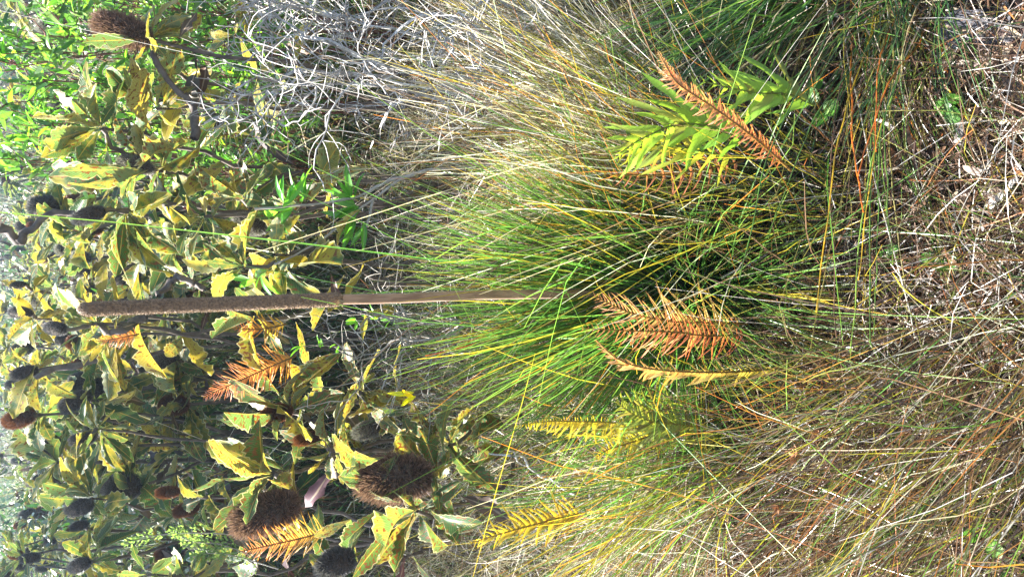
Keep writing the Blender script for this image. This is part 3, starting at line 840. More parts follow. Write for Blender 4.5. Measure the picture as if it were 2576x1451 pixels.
bump = 0.04 * ((ii + 2 * (jj % 4)) % 4 < 2) + 0.03 * rng.normal(0, 1, (300, sides))
vv = cen + (vv - cen) * (1 + bump[..., None])
def mat_spike():
    mt, t_ = new_mat('spike capsules'); g = G(t_)
    tc = g.n('ShaderNodeTexCoord')
    n_ = g.noise(tc.outputs['Object'], 260, 3, 0.6); n2 = g.noise(tc.outputs['Object'], 12, 2)
    c = g.mix(g.step(n_, 0.35, 0.65), (0.08, 0.044, 0.023), (0.26, 0.16, 0.085))
    c = g.mix(g.math('MULTIPLY', n2, 0.35), c, (0.26, 0.16, 0.09))
    p = g.n('ShaderNodeBsdfPrincipled'); g.l(c, p.inputs['Base Color']); p.inputs['Roughness'].default_value = 0.6; p.inputs['Sheen Weight'].default_value = 1.0; p.inputs['Sheen Roughness'].default_value = 0.25; p.inputs['Sheen Tint'].default_value = (1.0, 0.88, 0.75, 1)
    o = g.n('ShaderNodeOutputMaterial'); g.l(p.outputs[0], o.inputs[0])
    return mt
spk = obj('flower_spike', mesh('flower_spike', vv.reshape(-1, 3), f, mat_spike(), smooth=False), gt)
n = 8000
k = rng.integers(2, 298, n); a = rng.uniform(0, 2 * math.pi, n)
axd = nrm(sp_ax[-1] - sp_ax[0])
e1 = nrm(np.cross(axd, [0, 1, 0])); e2 = np.cross(axd, e1)
rd = np.cos(a)[:, None] * e1 + np.sin(a)[:, None] * e2
bs = (sp_ax - gt_o)[k] + rd * rad[k][:, None] * 0.97
j = rng.uniform(0.6, 1.3, (n, 1))
obj('capsule_tip', blades_mesh('capsule_tip', bristles(bs, rd + rng.normal(0, .35, (n, 3)) + axd * 0.5, rng.uniform(0.0016, 0.0036, n), 0.0007, np.array([0.09, 0.05, 0.028]) * j, np.array([0.42, 0.32, 0.24]) * j, rng), M_DEAD), spk, kind='stuff')
# papery bract where stalk meets spike
b0 = at(858, 753, GY)
for q in range(5):
    aa = q * 1.25
    rdv = math.cos(aa) * e1 + math.sin(aa) * e2
    obj('bract', DEADL[q % 6], gt, (0.36, 0.27, 0.17), frame(b0 + rdv * 0.009 - axd * 0.004, b0 + rdv * 0.0155 + axd * 0.020, rdv, 0, 1.4, gt_o))

# ---------------------------------------------------------------- tussocks 
random.seed(76); rng = np.random.default_rng(76)
GS = 'sedge tussocks around the grass tree'
mixA = {'yellow': 2.6, 'olive': 1.6, 'orange': 2.2, 'straw': 2.6, 'green': 0.6, 'brown': 2.4, 'umber': 1.4, 'rust': 0.8, 'grey': 2.2, 'bleach': 1.4, 'bright': 0.8}
LOWER = {'olive': 2.4, 'brown': 4, 'umber': 4, 'green': 1.0, 'rust': 1.8, 'orange': 0.8, 'yellow': 0.9, 'straw': 0.8, 'grey': 1.4, 'bleach': 0.5, 'bright': 1.0}
def T(label, u, v, n, *a, **k):
    k.setdefault('bend', 0.10)
    tussock('sedge_tussock', label, u, v, int(n * 0.66), *a, group=GS, **k)
T('tall yellow green sedge tussock just above the grass tree', 1900, 480, 560, (0.45, 0.95), (0.0013, 0.0027), mixA, (0.03, 0.10), 0.19, (0.02, 0.2), 0.12, 110)
T('pale yellow sedge tussock between grass tree and green fern', 1790, 560, 480, (0.4, 0.8), (0.0013, 0.0027), {'yellow': 3, 'bright': 1.2, 'straw': 3, 'grey': 1.5, 'olive': 1, 'orange': 1.2, 'brown': 1.5}, (0.10, 0.08), 0.17, (0.02, 0.2), 0.09, 80)
T('straw and orange sedge tussock behind the green fern', 1700, 330, 520, (0.5, 1.0), (0.0015, 0.0028), {'yellow': 2, 'bleach': 2, 'straw': 2.4, 'olive': 1.5, 'grey': 3, 'orange': 1, 'brown': 1.5}, (0.10, 0.12), 0.22, (0.02, 0.25), 0.13, 80)
T('greyish dry sedge tussock near the upper edge', 1560, 120, 420, (0.4, 0.8), (0.0014, 0.0026), {'bleach': 2, 'grey': 3, 'straw': 2, 'olive': 1.5, 'umber': 1.5, 'green': 0.6}, (0.05, 0.15), 0.28, (0.05, 0.3), 0.14, 50)
T('wide bladed blue green tussock at the top right edge', 2080, -90, 420, (0.35, 0.66), (0.0026, 0.0046), {'blue': 4, 'green': 3, 'bright': 1.5, 'olive': 1, 'straw': 1.0}, (-0.45, 0.28), 0.22, (0.12, 0.35), 0.09, 160, vee=True)
T('darker green tussock at the upper edge right of centre', 2330, -70, 230, (0.3, 0.55), (0.002, 0.0036), {'blue': 2, 'green': 3, 'olive': 2, 'straw': 1, 'brown': 1}, (-0.9, 0.2), 0.35, (0.2, 0.5), 0.10, 80, vee=True)
T('yellow needle tussock between the two yellow ferns', 1870, 1120, 380, (0.5, 0.9), (0.002, 0.0034), {'green': 2, 'bright': 3, 'yellow': 2, 'olive': 1, 'orange': 0.8, 'straw': 1}, (-0.25, 0.1), 0.22, (0.05, 0.3), 0.10, 110, vee=True)
T('dry bleached tussock leaning down past the yellow needles', 1800, 1080, 480, (0.35, 0.7), (0.002, 0.004), {'bleach': 2, 'straw': 2, 'grey': 2, 'brown': 1.5, 'yellow': 1.3, 'rust': 0.6}, (-1.1, 0.1), 0.3, (0.1, 0.4), 0.12, 80, mat=M_DEAD)
T('brown and olive sedge tussock sweeping across the bottom right', 2450, 1060, 480, (0.45, 0.9), (0.0013, 0.0029), LOWER, (-0.55, 0.45), 0.30, (0.15, 0.4), 0.2, 120, bend=0.1)
T('olive sedge tussock at the right edge below the middle', 2650, 860, 420, (0.4, 0.8), (0.0013, 0.0029), LOWER, (-0.65, 0.3), 0.3, (0.15, 0.4), 0.18, 100, bend=0.1)
T('rusty sedge tussock near the bottom edge right of centre', 2150, 1230, 460, (0.35, 0.8), (0.0013, 0.0027), LOWER, (-0.45, 0.3), 0.32, (0.15, 0.4), 0.2, 100, bend=0.1)
T('olive brown tussock in the bottom right corner', 2620, 1330, 380, (0.3, 0.7), (0.0013, 0.0027), LOWER, (-0.4, 0.5), 0.36, (0.15, 0.4), 0.18, 60, bend=0.12)
T('grey dead tussock at the bottom edge below the yellow fern', 1900, 1400, 360, (0.3, 0.7), (0.0013, 0.0027), {'bleach': 3, 'grey': 3, 'straw': 2, 'brown': 2, 'olive': 1}, (-0.1, 0.3), 0.35, (0.1, 0.4), 0.16, 40, mat=M_DEAD)
T('thin green tussock behind the grass tree to its left', 1500, 980, 300, (0.35, 0.7), (0.0014, 0.0026), {'green': 3, 'olive': 2, 'yellow': 1, 'blue': 2, 'straw': 2}, (0, 0.1), 0.22, (0.05, 0.3), 0.14, 40)
T('olive green sedge tussock crossing the lower end of the dead fern frond', 2080, 490, 220, (0.35, 0.85), (0.0013, 0.0027), {'olive': 3, 'yellow': 2, 'brown': 2, 'orange': 1.2, 'rust': 0.8, 'green': 1.5, 'grey': 1}, (0.0, 0.03), 0.18, (0.05, 0.3), 0.12, 90)
T('sparse olive reed tussock right of the red ferns', 2120, 880, 170, (0.3, 0.75), (0.0014, 0.0026), {'olive': 3, 'yellow': 1.5, 'brown': 3, 'rust': 0.8, 'green': 1.0}, (0.0, 0.02), 0.22, (0.05, 0.3), 0.12, 60)

# banded reeds leaning in from the right of the place (they cross the right part of the picture from top to bottom)
def reed(label_base, pts, r, ca, cb_, Ys):
    P = [at(u, v, y) for (u, v), y in zip(pts, Ys)]
    return spline(P, 26)
ro = np.array(gp(0.86, 0.95))
rt = thing('reed_clump', 'clump of banded green and orange reed stems leaning in from the top right', 'reed', ro)
for k in range(64):
    n_ = 26
    u0 = random.gauss(2330, 75); u1 = u0 + random.gauss(-10, 130); v1 = random.uniform(330, 900)
    P0 = np.array([ro[0] + random.uniform(-.12, .1), ro[1] + random.uniform(-.1, .1), 0.0])
    y1 = random.uniform(0.72, 0.95)
    mid_ = at(u0, random.uniform(0, 60), random.uniform(0.78, 0.95)); mid_[2] = max(mid_[2], 0.05)
    e = at(u1, v1, y1)
    if e[2] < 0.03: e = gnd(u1, v1, 0.04)
    if mid_[2] < 0.05: mid_ = gnd(u0, 30, 0.08)
    P = wob(spline([P0, mid_, (mid_ + e) / 2 + [0, 0, 0.03], e], n_), 0.0015)
    P[:, 2] = np.maximum(P[:, 2], 0.01)
    v, f = tube(P - ro, np.linspace(0.0019, 0.0010, n_) * random.uniform(0.7, 1.15), 5)
    ca, cz = PAL[random.choice(['green', 'olive', 'olive', 'orange', 'yellow', 'green', 'brown', 'grey', 'bright'])]
    t = np.linspace(0, 1, n_)
    col = np.array(ca)[None] * (1 - t[:, None]) + np.array(cz)[None] * t[:, None]
    col = col * np.where(np.arange(n_) % 3 == 0, 0.55, 1.1)[:, None]
    obj('stem', mesh('stem', v, f, M_BLADE, np.repeat(col, 5, 0)), rt)
# a few single long stems that stand out
def lone(label, pts, r0, r1, key, head=False):
    P = []
    for (u, v, y) in pts:
        p = at(u, v, y)
        if p[2] < 0.01: p = gnd(u, v, 0.012)
        P.append(p)
    base = P[0].copy(); th = thing('tall_reed', label, 'reed', base)
    T = wob(spline(P, 30), 0.0008)
    v, f = tube(T - base, np.linspace(r0, r1, 30), 6)
    ca, cz = PAL[key]; t = np.linspace(0, 1, 30)[:, None]
    obj('stem', mesh('stem', v, f, M_BLADE, np.repeat(np.array(ca) * (1 - t) + np.array(cz) * t, 6, 0)), th)
    if head:
        e = T[-1]; dd = nrm(T[-1] - T[-3])
        for q in range(5):
            obj('seed_head', DEADL[q % 6], th, (0.30, 0.15, 0.07), frame(e - dd * 0.004 * q, e + dd * 0.018 + rng.normal(0, 0.006, 3), (0, 0, 1), q, 0.9, base))
lone('long green reed running from under the reed clump to a brown seed head', [(2576, 480, 0.85), (2450, 400, 0.85), (2340, 310, 0.85), (2210, 245, 0.85)], 0.0022, 0.0012, 'green', True)
lone('orange reed with a grey torn tip above the green reed', [(2330, 230, 0.95), (2260, 190, 0.95), (2200, 150, 0.95), (2153, 102, 0.95)], 0.0020, 0.0012, 'orange', True)
lone('long pale green reed crossing above the dead fern tip', [(2080, 300, 1.15), (1880, 195, 1.15), (1720, 130, 1.15), (1560, 50, 1.15)], 0.0020, 0.0012, 'bright')
lone('thick bright green reed crossing the dark gap at right', [(2420, 830, 0.85), (2360, 660, 0.8), (2330, 540, 0.8), (2290, 400, 0.85)], 0.0028, 0.0018, 'bright')
lone('orange tipped reed beside the thick green one', [(2340, 480, 0.82), (2335, 560, 0.82), (2310, 640, 0.82), (2283, 730, 0.84)], 0.0020, 0.0013, 'orange')
lone('second orange tipped reed right of the small green leaves', [(2330, 500, 0.86), (2322, 620, 0.84), (2312, 690, 0.84), (2302, 760, 0.85)], 0.0020, 0.0013, 'rust')
lone('thin dark reed bowing from the litter to the bottom of the red ferns', [(2330, 1000, 0.9), (2250, 900, 0.9), (2180, 1050, 0.9), (2120, 1240, 0.95)], 0.0016, 0.0011, 'umber')
lone('thin grey reed arching over the lower middle', [(2000, 1000, 1.1), (1800, 1050, 1.1), (1600, 960, 1.15), (1400, 935, 1.2)], 0.0016, 0.0009, 'brown')
lone('pale dead blade lying across the litter right of the grass tree', [(2072, 577, 1.05), (2000, 605, 1.05), (1930, 640, 1.08), (1815, 700, 1.12)], 0.0032, 0.0022, 'grey')
lone('curved bleached strip standing out of the upper right sedge', [(2350, 170, 0.95), (2300, 205, 0.93), (2260, 240, 0.92), (2210, 290, 0.92)], 0.0034, 0.0016, 'grey')
lone('orange blade arching left below the flower stalk', [(1560, 770, 1.3), (1400, 810, 1.35), (1250, 850, 1.4), (1070, 895, 1.45)], 0.0020, 0.0010, 'orange')

for k in range(14):
    uu, vv_ = random.uniform(1950, 2450), random.uniform(1080, 1420)
    lone('thin reed ending in a small brown seed head among the bottom right sedges', [(uu + 330, vv_ - 190, 0.95), (uu + 180, vv_ - 90, 0.9), (uu + 60, vv_ - 20, 0.88), (uu, vv_, 0.88)], 0.0014, 0.0009, random.choice(['brown', 'olive', 'umber']), True)
for o_ in [q for q in C.objects if q.get('label', '').startswith('thin reed ending in a small brown')]: o_['group'] = 'seed headed reeds at the bottom right'
# ---------------------------------------------------------------- fern fronds 
random.seed(49); rng = np.random.default_rng(49)
def fern(label, pts, Yd, n, Lp, c0, c1, side=(1, 1), ang=60, curlz=0.0, roll=0.0, plane=(0, -1, 0.35), wsc=1.0, rach=(0.20, 0.12, 0.03), tipk=0.12, basek=0.75):
    """pts: from the base to the tip in picture units; Lp: longest leaflet, picture units"""
    P = []
    for k, q in enumerate(pts):
        y = Yd + (q[2] if len(q) > 2 else 0)
        p = at(q[0], q[1], y)
        if p[2] < 0.02: p = gnd(q[0], q[1], 0.02)
        P.append(p)
    base = P[0].copy()
    th = thing('fern_frond', label, 'fern', base, 'fern fronds')
    T = spline(P, 40)
    v, f = tube(T - base, np.linspace(0.0022, 0.0008, 40), 6)
    col = np.tile(np.array(rach), (len(v), 1))
    obj('rachis', mesh('rachis', v, f, M_BLADE, col), th)
    N = nrm(plane)
    mpp = pxm(Yd, pts[0][0])
    for k in range(n):
        t = 0.06 + 0.93 * k / (n - 1)
        i = min(38, int(t * 39)); b = T[i] + (T[i + 1] - T[i]) * (t * 39 - i)
        ax = nrm(T[min(i + 2, 39)] - T[max(i - 1, 0)])
        sd_ = nrm(np.cross(ax, N))
        env = min(1, basek + t * 1.2) * (1 - tipk * 0 - max(0, (t - 0.35) / 0.65) ** 1.3 * (1 - tipk))
        for s_, on in ((1, side[0]), (-1, side[1])):
            if not on: continue
            L = Lp * mpp * env * random.uniform(0.85, 1.1) * on
            an = R(ang + random.gauss(0, 6) - 18 * t)
            d = ax * math.cos(an) + sd_ * s_ * math.sin(an) + N * random.gauss(0.06, 0.07)
            c = np.array(c0) * (1 - t) + np.array(c1) * t
            c = c * random.uniform(0.7, 1.25)
            if random.random() < 0.16: c = c * 0.5 + np.array([0.10, 0.06, 0.03])
            obj('leaflet', random.choice(FERNL), th, tuple(c), frame(b, b + nrm(d) * L, N, random.gauss(roll, 0.18), wsc * random.uniform(0.85, 1.15), base))
    return th
SAL = (0.52, 0.20, 0.11); SALD = (0.42, 0.15, 0.07); ORG = (0.62, 0.27, 0.06); YGR = (0.30, 0.36, 0.06); YEL = (0.75, 0.52, 0.03); GRN = (0.17, 0.32, 0.05)
fern('curled salmon brown dead frond rising above the green fern', [(1990, 430), (1900, 350), (1800, 275), (1710, 215), (1680, 175), (1655, 130)], 0.85, 64, 32, (0.56, 0.17, 0.07), (0.75, 0.42, 0.22), wsc=1.8, ang=66)
fern('broad yellow green frond with long leaflets left of the salmon one', [(1880, 360), (1790, 320), (1700, 315), (1610, 352), (1560, 385)], 0.93, 13, 135, (0.20, 0.44, 0.05), (0.36, 0.52, 0.05), wsc=1.6, ang=42, rach=(0.15, 0.2, 0.04))
fern('second yellow green frond lowest of the green ones', [(1850, 400), (1760, 380), (1680, 365), (1610, 372), (1550, 395)], 0.96, 12, 115, (0.32, 0.38, 0.05), (0.46, 0.46, 0.05), side=(0.9, 0.9), wsc=1.2, ang=42, rach=(0.15, 0.2, 0.04))
fern('bright green frond spreading to the right above the salmon one', [(2045, 265), (1980, 238), (1910, 235), (1850, 225), (1770, 205)], 0.90, 12, 115, (0.18, 0.38, 0.05), (0.36, 0.54, 0.06), wsc=1.7, ang=46, rach=(0.15, 0.2, 0.04))
fern('small row of salmon leaflets under the yellow green fern', [(1870, 405), (1780, 425), (1680, 440), (1590, 440), (1520, 438)], 1.02, 17, 52, SAL, SALD, ang=80, wsc=1.3)
fern('feathery salmon frond in front of the flower stalk base', [(1880, 815), (1780, 812), (1680, 808), (1580, 785), (1495, 745)], 1.06, 36, 78, (0.64, 0.46, 0.12), (0.85, 0.42, 0.25), ang=55, wsc=0.62)
fern('rust red frond just below the feathery salmon frond', [(1890, 840), (1790, 845), (1690, 835), (1580, 832), (1463, 825)], 1.04, 34, 60, (0.62, 0.16, 0.07), (0.75, 0.30, 0.13), side=(0.8, 1.1), ang=72, wsc=0.8)
fern('long narrow frond turning from salmon tip to yellow green base', [(1985, 925), (1850, 935), (1730, 935), (1620, 925), (1550, 900), (1500, 855)], 1.0, 52, 46, (0.40, 0.36, 0.06), (0.75, 0.38, 0.20), side=(0.55, 1.1), ang=30, wsc=1.5)
fern('small orange frond low in the litter at right', [(2290, 950), (2200, 965), (2120, 968), (2050, 968), (1995, 970)], 0.98, 22, 45, ORG, SAL, ang=65)
fern('bright yellow upright frond below the grass tree', [(1680, 1075), (1560, 1064), (1460, 1060), (1380, 1060), (1298, 1070)], 1.2, 44, 48, (0.45, 0.42, 0.05), (0.95, 0.70, 0.03), side=(0.25, 1), ang=92, wsc=1.7, rach=(0.3, 0.25, 0.04))
fern('shorter yellow green frond beside the base of the bright yellow one', [(1760, 1075), (1690, 1065), (1640, 1060), (1590, 1040), (1550, 1010)], 1.16, 22, 85, (0.26, 0.30, 0.05), YGR, ang=55, wsc=1.2, rach=(0.3, 0.25, 0.04))
fern('small yellow frond hanging under the bright yellow one', [(1700, 1085), (1640, 1095), (1580, 1115), (1530, 1130), (1500, 1150)], 1.2, 18, 55, YGR, YEL, ang=60, wsc=1.3)
fern('yellow frond with dark stripes near the bottom edge', [(1470, 1290), (1400, 1305), (1320, 1325), (1250, 1345), (1185, 1365)], 1.32, 22, 62, (0.40, 0.26, 0.03), (0.62, 0.50, 0.04), ang=55, wsc=1.4, rach=(0.3, 0.2, 0.03))
fern('orange feather shaped frond above the small rust cones', [(745, 895), (690, 918), (630, 945), (570, 972), (512, 1000)], 1.8, 44, 60, (0.72, 0.36, 0.07), (0.75, 0.28, 0.18), ang=60, wsc=0.6)
fern('orange feather shaped frond under the big dark cone', [(830, 1335), (770, 1350), (720, 1362), (660, 1375), (606, 1386)], 1.72, 34, 62, (0.62, 0.42, 0.07), (0.85, 0.30, 0.14), ang=62, wsc=0.6)
fern('little red and yellow frond tucked under the spike', [(720, 815), (690, 822), (650, 828), (620, 828), (588, 825)], 1.8, 16, 34, (0.6, 0.4, 0.04), (0.5, 0.12, 0.05), ang=60, wsc=1.3)
fern('small far orange frond below the spike tip', [(350, 840), (325, 845), (300, 850), (270, 855), (245, 858)], 2.5, 22, 30, ORG, SAL, ang=60)
fern('dull green fern frond hidden behind the upper banksia leaves', [(620, 330), (570, 340), (520, 345), (470, 350), (430, 352)], 2.35, 20, 34, (0.12, 0.18, 0.04), (0.2, 0.14, 0.05), ang=70)
fern('dark green fern frond curling through the upper shade', [(1650, 140), (1600, 150), (1560, 155), (1520, 158), (1480, 165)], 1.5, 18, 24, (0.08, 0.12, 0.03), (0.14, 0.12, 0.04), ang=65)

# feathery small-leaved sprigs at the bottom left
def sprig(label, pts, Yd, n, L, col):
    P = [at(u, v, Yd) for u, v in pts]; base = P[0].copy()
    th = thing('heath_sprig', label, 'shrub', base, 'feathery heath sprigs')
    T = spline(P, 30)
    v, f = tube(T - base, np.linspace(0.002, 0.0008, 30), 5)
    obj('stem', mesh('stem', v, f, M_TWIG), th)
    for k in range(n):
        t = random.uniform(0.15, 1); i = min(28, int(t * 29)); b = T[i]
        ax = nrm(T[i + 1] - T[i]); d = nrm(ax * 0.7 + rng.normal(0, 0.8, 3))
        e = b + d * random.uniform(0.01, 0.045) * (1.15 - t)
        l_ = random.uniform(0.7, 1.2) * L
        obj('leaf', random.choice(GLOSS), th, col, frame(e, e + nrm(d + ax * 0.6) * l_, (0, 0, 1), random.uniform(0, 6), 2.0, base))
for lab, pts in (('upper feathery heath sprig at the bottom left', [(640, 1350), (520, 1340), (400, 1345), (312, 1366)]), ('middle feathery heath sprig with whitish tips', [(640, 1400), (560, 1370), (480, 1360), (430, 1335)]), ('lower feathery heath sprig next to the orange frond', [(700, 1430), (600, 1400), (540, 1390), (480, 1400)])):
    sprig(lab, pts, 2.15, 260, 0.010, (1.7, 1.0, 2.4))

# ---------------------------------------------------------------- small herbs, dead leaves
def herb(label, pts, z, L, col):
    base = gnd(pts[0][0] + 30, pts[0][1] + 10, 0.0)
    th = thing('creeping_herb', label, 'herb', base, 'round leaved creeping herbs')
    for (u, v) in pts:
        p = gnd(u, v, z + random.uniform(-0.01, 0.02))
        st = spline([base, (base + p) / 2 + [0, 0, 0.01], p], 6)
        vv_, ff_ = tube(st - base, 0.0008, 4); obj('stem', mesh('stem', vv_, ff_, M_REDTWIG), th)
        a = random.uniform(0, 6.28); d = np.array([math.cos(a), math.sin(a), 0.2])
        obj('leaf', GLOSS[0], th, tuple(q_ * 0.55 for q_ in col), frame(p - d * L / 2, p + d * L / 2, (0, 0.2, 1), random.gauss(0, 0.4), 4.0, base))
herb('pair of round green leaves near the right edge in the shade', [(2390, 252), (2395, 292), (2370, 270)], 0.08, 0.036, (1.3, 1.3, 1))
herb('round green leaves under the thick green reed', [(2350, 640), (2365, 670), (2330, 655), (2385, 655)], 0.06, 0.034, (1.5, 1.5, 1))
herb('two green leaves left of the dark litter hollow', [(2245, 628), (2248, 655), (2225, 640)], 0.06, 0.026, (1.6, 1.6, 1.2))
herb('small green leaves at the foot of the olive tussock', [(2090, 565), (2100, 590), (2070, 440), (2080, 465)], 0.06, 0.026, (1.6, 1.6, 1.0))
herb('leaves of a creeping herb beside the fern bases', [(1990, 1045), (2005, 1065), (2010, 1090), (1975, 1060)], 0.07, 0.03, (1.2, 1.3, 1.1))
herb('pale green leaves beside the reeds at the upper right', [(2040, 240), (2090, 270), (2060, 300), (2050, 215)], 0.12, 0.04, (1.8, 1.8, 1.0))
herb('yellow green leaves low at the bottom right', [(2480, 1330), (2440, 1350), (2400, 1420), (2500, 1380)], 0.1, 0.034, (2.2, 2.0, 1.2))

for k, (lab, u, v, L, col, a) in enumerate([  # leaves by the right edge: bluish shade put into their darkened colours
        ('large curled brown dead leaf on the litter at the right edge', 2520, 120, 0.15, (0.10, 0.06, 0.05), 2.4),
        ('large grey dead leaf under the brown one at the right edge', 2470, 85, 0.14, (0.07, 0.07, 0.085), 1.2),
        ('grey dead leaf in the upper right corner', 2500, 10, 0.13, (0.08, 0.08, 0.09), 0.4),
        ('pale brown dead leaf lying on the right edge of the litter', 2565, 190, 0.12, (0.12, 0.09, 0.075), 4.0),
        ('narrow brown dead leaf left of the large curled one', 2400, 110, 0.12, (0.17, 0.12, 0.08), 3.0),
        ('pale grey dead leaf lying in the dark hollow behind the sedges', 1580, 215, 0.13, (0.55, 0.55, 0.55), 1.8),
        ('smaller bleached leaf above the dead fern tip', 1480, 180, 0.10, (0.55, 0.55, 0.52), 0.7),
        ('broad bleached leaf near the upper edge of the litter', 1360, 60, 0.12, (0.6, 0.58, 0.55), 2.2)]):
    p = gnd(u, v, 0.06); L = L * 1.0
    d = np.array([math.cos(a), math.sin(a), 0.1]) * L
    th = thing('dead_leaf', lab, 'leaf', p, 'large dead leaves on the litter')
    obj('blade', DEADL[k % 6], th, col, frame(p - d / 2, p + d / 2, (0, -0.25, 1), random.gauss(0, 0.3), 1.5, p))

# ---------------------------------------------------------------- ground cover  (nobody could count it)
random.seed(75); rng = np.random.default_rng(75)
def cover(name, n, y0, y1, k, L, W, mix, spread, droop, z=(0, 0.02), mat=None, nseg=4, lean=(0, 0), label=None, dens=1.0, bend=0.1):
    y = y0 + (y1 - y0) * rng.uniform(0, 1, n) ** dens
    x = rng.uniform(-1, 1, n) * (0.45 * y * k + 0.25)
    r = np.stack([x, y, gz(x, y) + rng.uniform(z[0], z[1], n)], -1)
    # clumping
    cl = rng.integers(0, max(1, n // 60), n)
    cx = rng.normal(0, 1, (n // 60 + 1, 2))
    d = np.stack([rng.normal(lean[0], spread, n) + cx[cl, 0] * spread * 0.3, rng.normal(lean[1], spread, n), np.ones(n)], -1)
    cb, ct = pick_cols(n, mix)
    B = blades(r, d, rng.uniform(L[0], L[1], n), rng.uniform(W[0], W[1], n), cb, ct, rng.uniform(droop[0], droop[1], n), bend, nseg)
    o = obj(name, blades_mesh(name, B, mat or M_BLADE), kind='stuff')
    if label: o['label'] = label; o['category'] = 'grass'
    return o
mixF = {'bleach': 1.6, 'straw': 3, 'grey': 2.6, 'olive': 2, 'yellow': 1.2, 'green': 1.4, 'brown': 2, 'rust': 0.5, 'umber': 1, 'bright': 0.4}
cover('sedge', 15000, 1.3, 3.4, 1.0, (0.2, 0.55), (0.0012, 0.0022), mixF, 0.35, (0.1, 0.5), nseg=4, label='fine straw coloured sedge standing behind the grass tree')
cover('dry_grass', 5500, 0.45, 1.6, 1.1, (0.12, 0.42), (0.0011, 0.0024), {'bleach': 0.6, 'straw': 0.8, 'grey': 1.2, 'olive': 1.6, 'brown': 4, 'umber': 4, 'green': 0.7, 'yellow': 0.6, 'rust': 0.6}, 0.8, (0.2, 0.7), mat=M_BLADE, lean=(-0.25, 0.1), label='short dry grass and sedge growing through the litter near the viewer')
cover('heath', 60000, 3.0, 26.0, 1.15, (0.4, 1.0), (0.003, 0.008), {'olive': 2, 'green': 2, 'blue': 3, 'straw': 1, 'bleach': 1.0, 'brown': 2, 'umber': 3}, 0.35, (0.1, 0.4), nseg=3, dens=1.4, label='grassy heath far behind the banksias')
# fallen straw and twigs lying every way
def thatch(name, n, y0, y1, k, L, W, mix, zt, label, mat=M_DEAD):
    y = rng.uniform(y0, y1, n); x = rng.uniform(-1, 1, n) * (0.45 * y * k + 0.25)
    r = np.stack([x, y, np.abs(rng.normal(0, zt, n)) + 0.01], -1)
    a = rng.uniform(0, 2 * math.pi, n)
    d = np.stack([np.cos(a), np.sin(a), rng.normal(0.08, 0.28, n)], -1)
    cb, ct = pick_cols(n, mix)
    o = obj(name, blades_mesh(name, blades(r, d, rng.uniform(L[0], L[1], n), rng.uniform(W[0], W[1], n), cb, ct, rng.uniform(0, 0.3, n), 0.15, 4, 0.6), mat), kind='stuff')
    o['label'] = label; o['category'] = 'litter'
thatch('thatch', 9000, 0.4, 2.2, 1.1, (0.03, 0.2), (0.001, 0.0028), {'bleach': 0.9, 'straw': 0.8, 'grey': 1.6, 'brown': 4, 'umber': 5, 'rust': 0.8}, 0.045, 'fallen straw and broken sedge stems lying over the ground')
thatch('twig_litter', 12000, 1.4, 4.0, 1.0, (0.05, 0.3), (0.0012, 0.0026), {'bleach': 1.2, 'straw': 1.5, 'grey': 2, 'brown': 4, 'umber': 4}, 0.14, 'broken twigs and straw under the shrubs')
# leaf crumbs
n = 17000
y = rng.uniform(0.4, 3.5, n); x = rng.uniform(-1, 1, n) * (0.5 * y + 0.25)
r = np.stack([x, y, gz(x, y) + 0.012 + np.abs(rng.normal(0, 0.03, n))], -1)
a = rng.uniform(0, 6.28, n); d = np.stack([np.cos(a), np.sin(a), rng.normal(0, 0.25, n)], -1)
cb, ct = pick_cols(n, {'bleach': 0.8, 'straw': 1, 'grey': 1.2, 'brown': 4, 'umber': 4, 'rust': 1.2})
o = obj('leaf_litter', blades_mesh('leaf_litter', blades(r, d, rng.uniform(0.012, 0.05, n), rng.uniform(0.005, 0.014, n), cb, ct, 0.1, 0.3, 3, 0.3), M_DEAD), kind='stuff')
o['label'] = 'small crumpled dead leaves covering the ground'; o['category'] = 'litter'

# leafy undergrowth far behind: small leaves in low mounds
nm, per = 520, 130
my = 3.3 + 27 * rng.uniform(0, 1, nm) ** 1.4; mx = rng.uniform(-1, 1, nm) * (0.5 * my + 0.3)
mh = rng.uniform(0.35, 1.25, nm); mr = rng.uniform(0.2, 0.5, nm) * (1 + my * 0.03)
cen = np.stack([mx, my, mh * 0.5], -1)
idx = np.repeat(np.arange(nm), per)
off = nrm(rng.normal(0, 1, (nm * per, 3))) * rng.uniform(0.4, 1.05, (nm * per, 1))
p = cen[idx] + off * np.stack([mr, mr, mh * 0.5], -1)[idx]
p[:, 2] = np.maximum(p[:, 2], 0.02)
keyc = pick_cols(nm, {'green': 2, 'olive': 1.5, 'blue': 4, 'brown': 1, 'umber': 3})[0] * 0.55
cc = keyc[idx] * rng.uniform(0.6, 1.4, (nm * per, 1))
sz = rng.uniform(0.03, 0.07, nm * per) * (1 + p[:, 1] * 0.05)
o = obj('undergrowth', blades_mesh('undergrowth', blades(p, rng.normal(0, 1, (nm * per, 3)) + [0, 0, 0.6], sz, sz * 0.35, cc, cc * 1.3, 0.1, 0.3, 2, 0.2), M_BLADE), kind='stuff')
o['label'] = 'low leafy undergrowth far behind the banksias'; o['category'] = 'undergrowth'

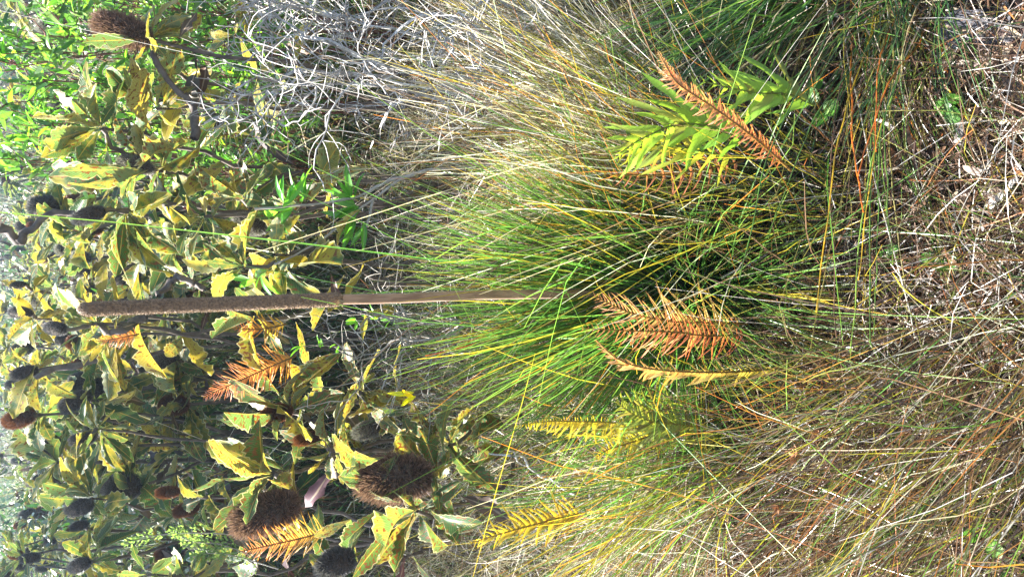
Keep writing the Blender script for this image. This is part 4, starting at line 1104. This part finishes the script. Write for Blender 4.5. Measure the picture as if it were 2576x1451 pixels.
# ---------------------------------------------------------------- gum tree standing outside the picture; its crown dapples the far shrubs
random.seed(5); rng = np.random.default_rng(5)
def gum(tb, top, n, rad, label):
  tr = thing('gum_tree', label, 'tree', tb)
  stem_obj('trunk', [tb, tb + [0.1, -0.1, 2.5], tb + [-0.05, -0.2, 4.5], top], 0.13, 0.04, tr, tb, M_TWIG, 24, 0.02, 12)
  LC = []
  for k in range(18):
    b = tb + (top - tb) * random.uniform(0.5, 1.0)
    e = top + nrm(rng.normal(0, 1, 3)) * np.array([rad, rad, rad * 0.7]) * random.uniform(0.4, 1.0) - [0, 0, 0.3]
    stem_obj('limb', [b, (b + e) / 2 + rng.normal(0, 0.1, 3), e], 0.03, 0.008, tr, tb, M_TWIG, 10, 0.02, 6)
    LC.append(e)
  p = np.array(LC)[rng.integers(0, len(LC), n)] + rng.normal(0, 0.36, (n, 3))
  cb, ct = pick_cols(n, {'green': 2, 'blue': 2, 'olive': 1})
  obj('foliage', blades_mesh('foliage', blades(p, rng.normal(0, 0.6, (n, 3)) + [0, 0, -1.0], rng.uniform(0.08, 0.15, n), 0.03, cb, ct, 0.1, 0.2, 3, 0.2), M_BLADE, tb), tr, kind='stuff')
gum(np.array([-5.2, 6.9, 0.0]), np.array([-4.95, 6.5, 6.2]), 4800, 1.5, 'slender gum tree outside the picture beyond its bottom edge, nearest the banksias')
gum(np.array([-6.9, 9.9, 0.0]), np.array([-6.6, 9.6, 6.6]), 7000, 2.3, 'taller gum tree outside the picture standing farther back in the heath')


# ---------------------------------------------------------------- thin scattering volume added to imitate the lens's veiling glare
hz = [(x, y, z) for z in (-1.2, 11.0) for y in (-1.5, 32.0) for x in (-16.0, 16.0)]
hm = bpy.data.materials.new('glare_haze'); hm.use_nodes = True; ht = hm.node_tree; ht.nodes.clear()
pv = ht.nodes.new('ShaderNodeVolumePrincipled'); pv.inputs['Color'].default_value = (0.6, 0.8, 1.0, 1)
pv.inputs['Density'].default_value = 0.0045; pv.inputs['Anisotropy'].default_value = 0.65
ho = ht.nodes.new('ShaderNodeOutputMaterial'); ht.links.new(pv.outputs[0], ho.inputs['Volume'])
obj('glare_haze', mesh('glare_haze', hz, [(0, 2, 3, 1), (4, 5, 7, 6), (0, 1, 5, 4), (2, 6, 7, 3), (0, 4, 6, 2), (1, 3, 7, 5)], hm, smooth=False), kind='stuff')
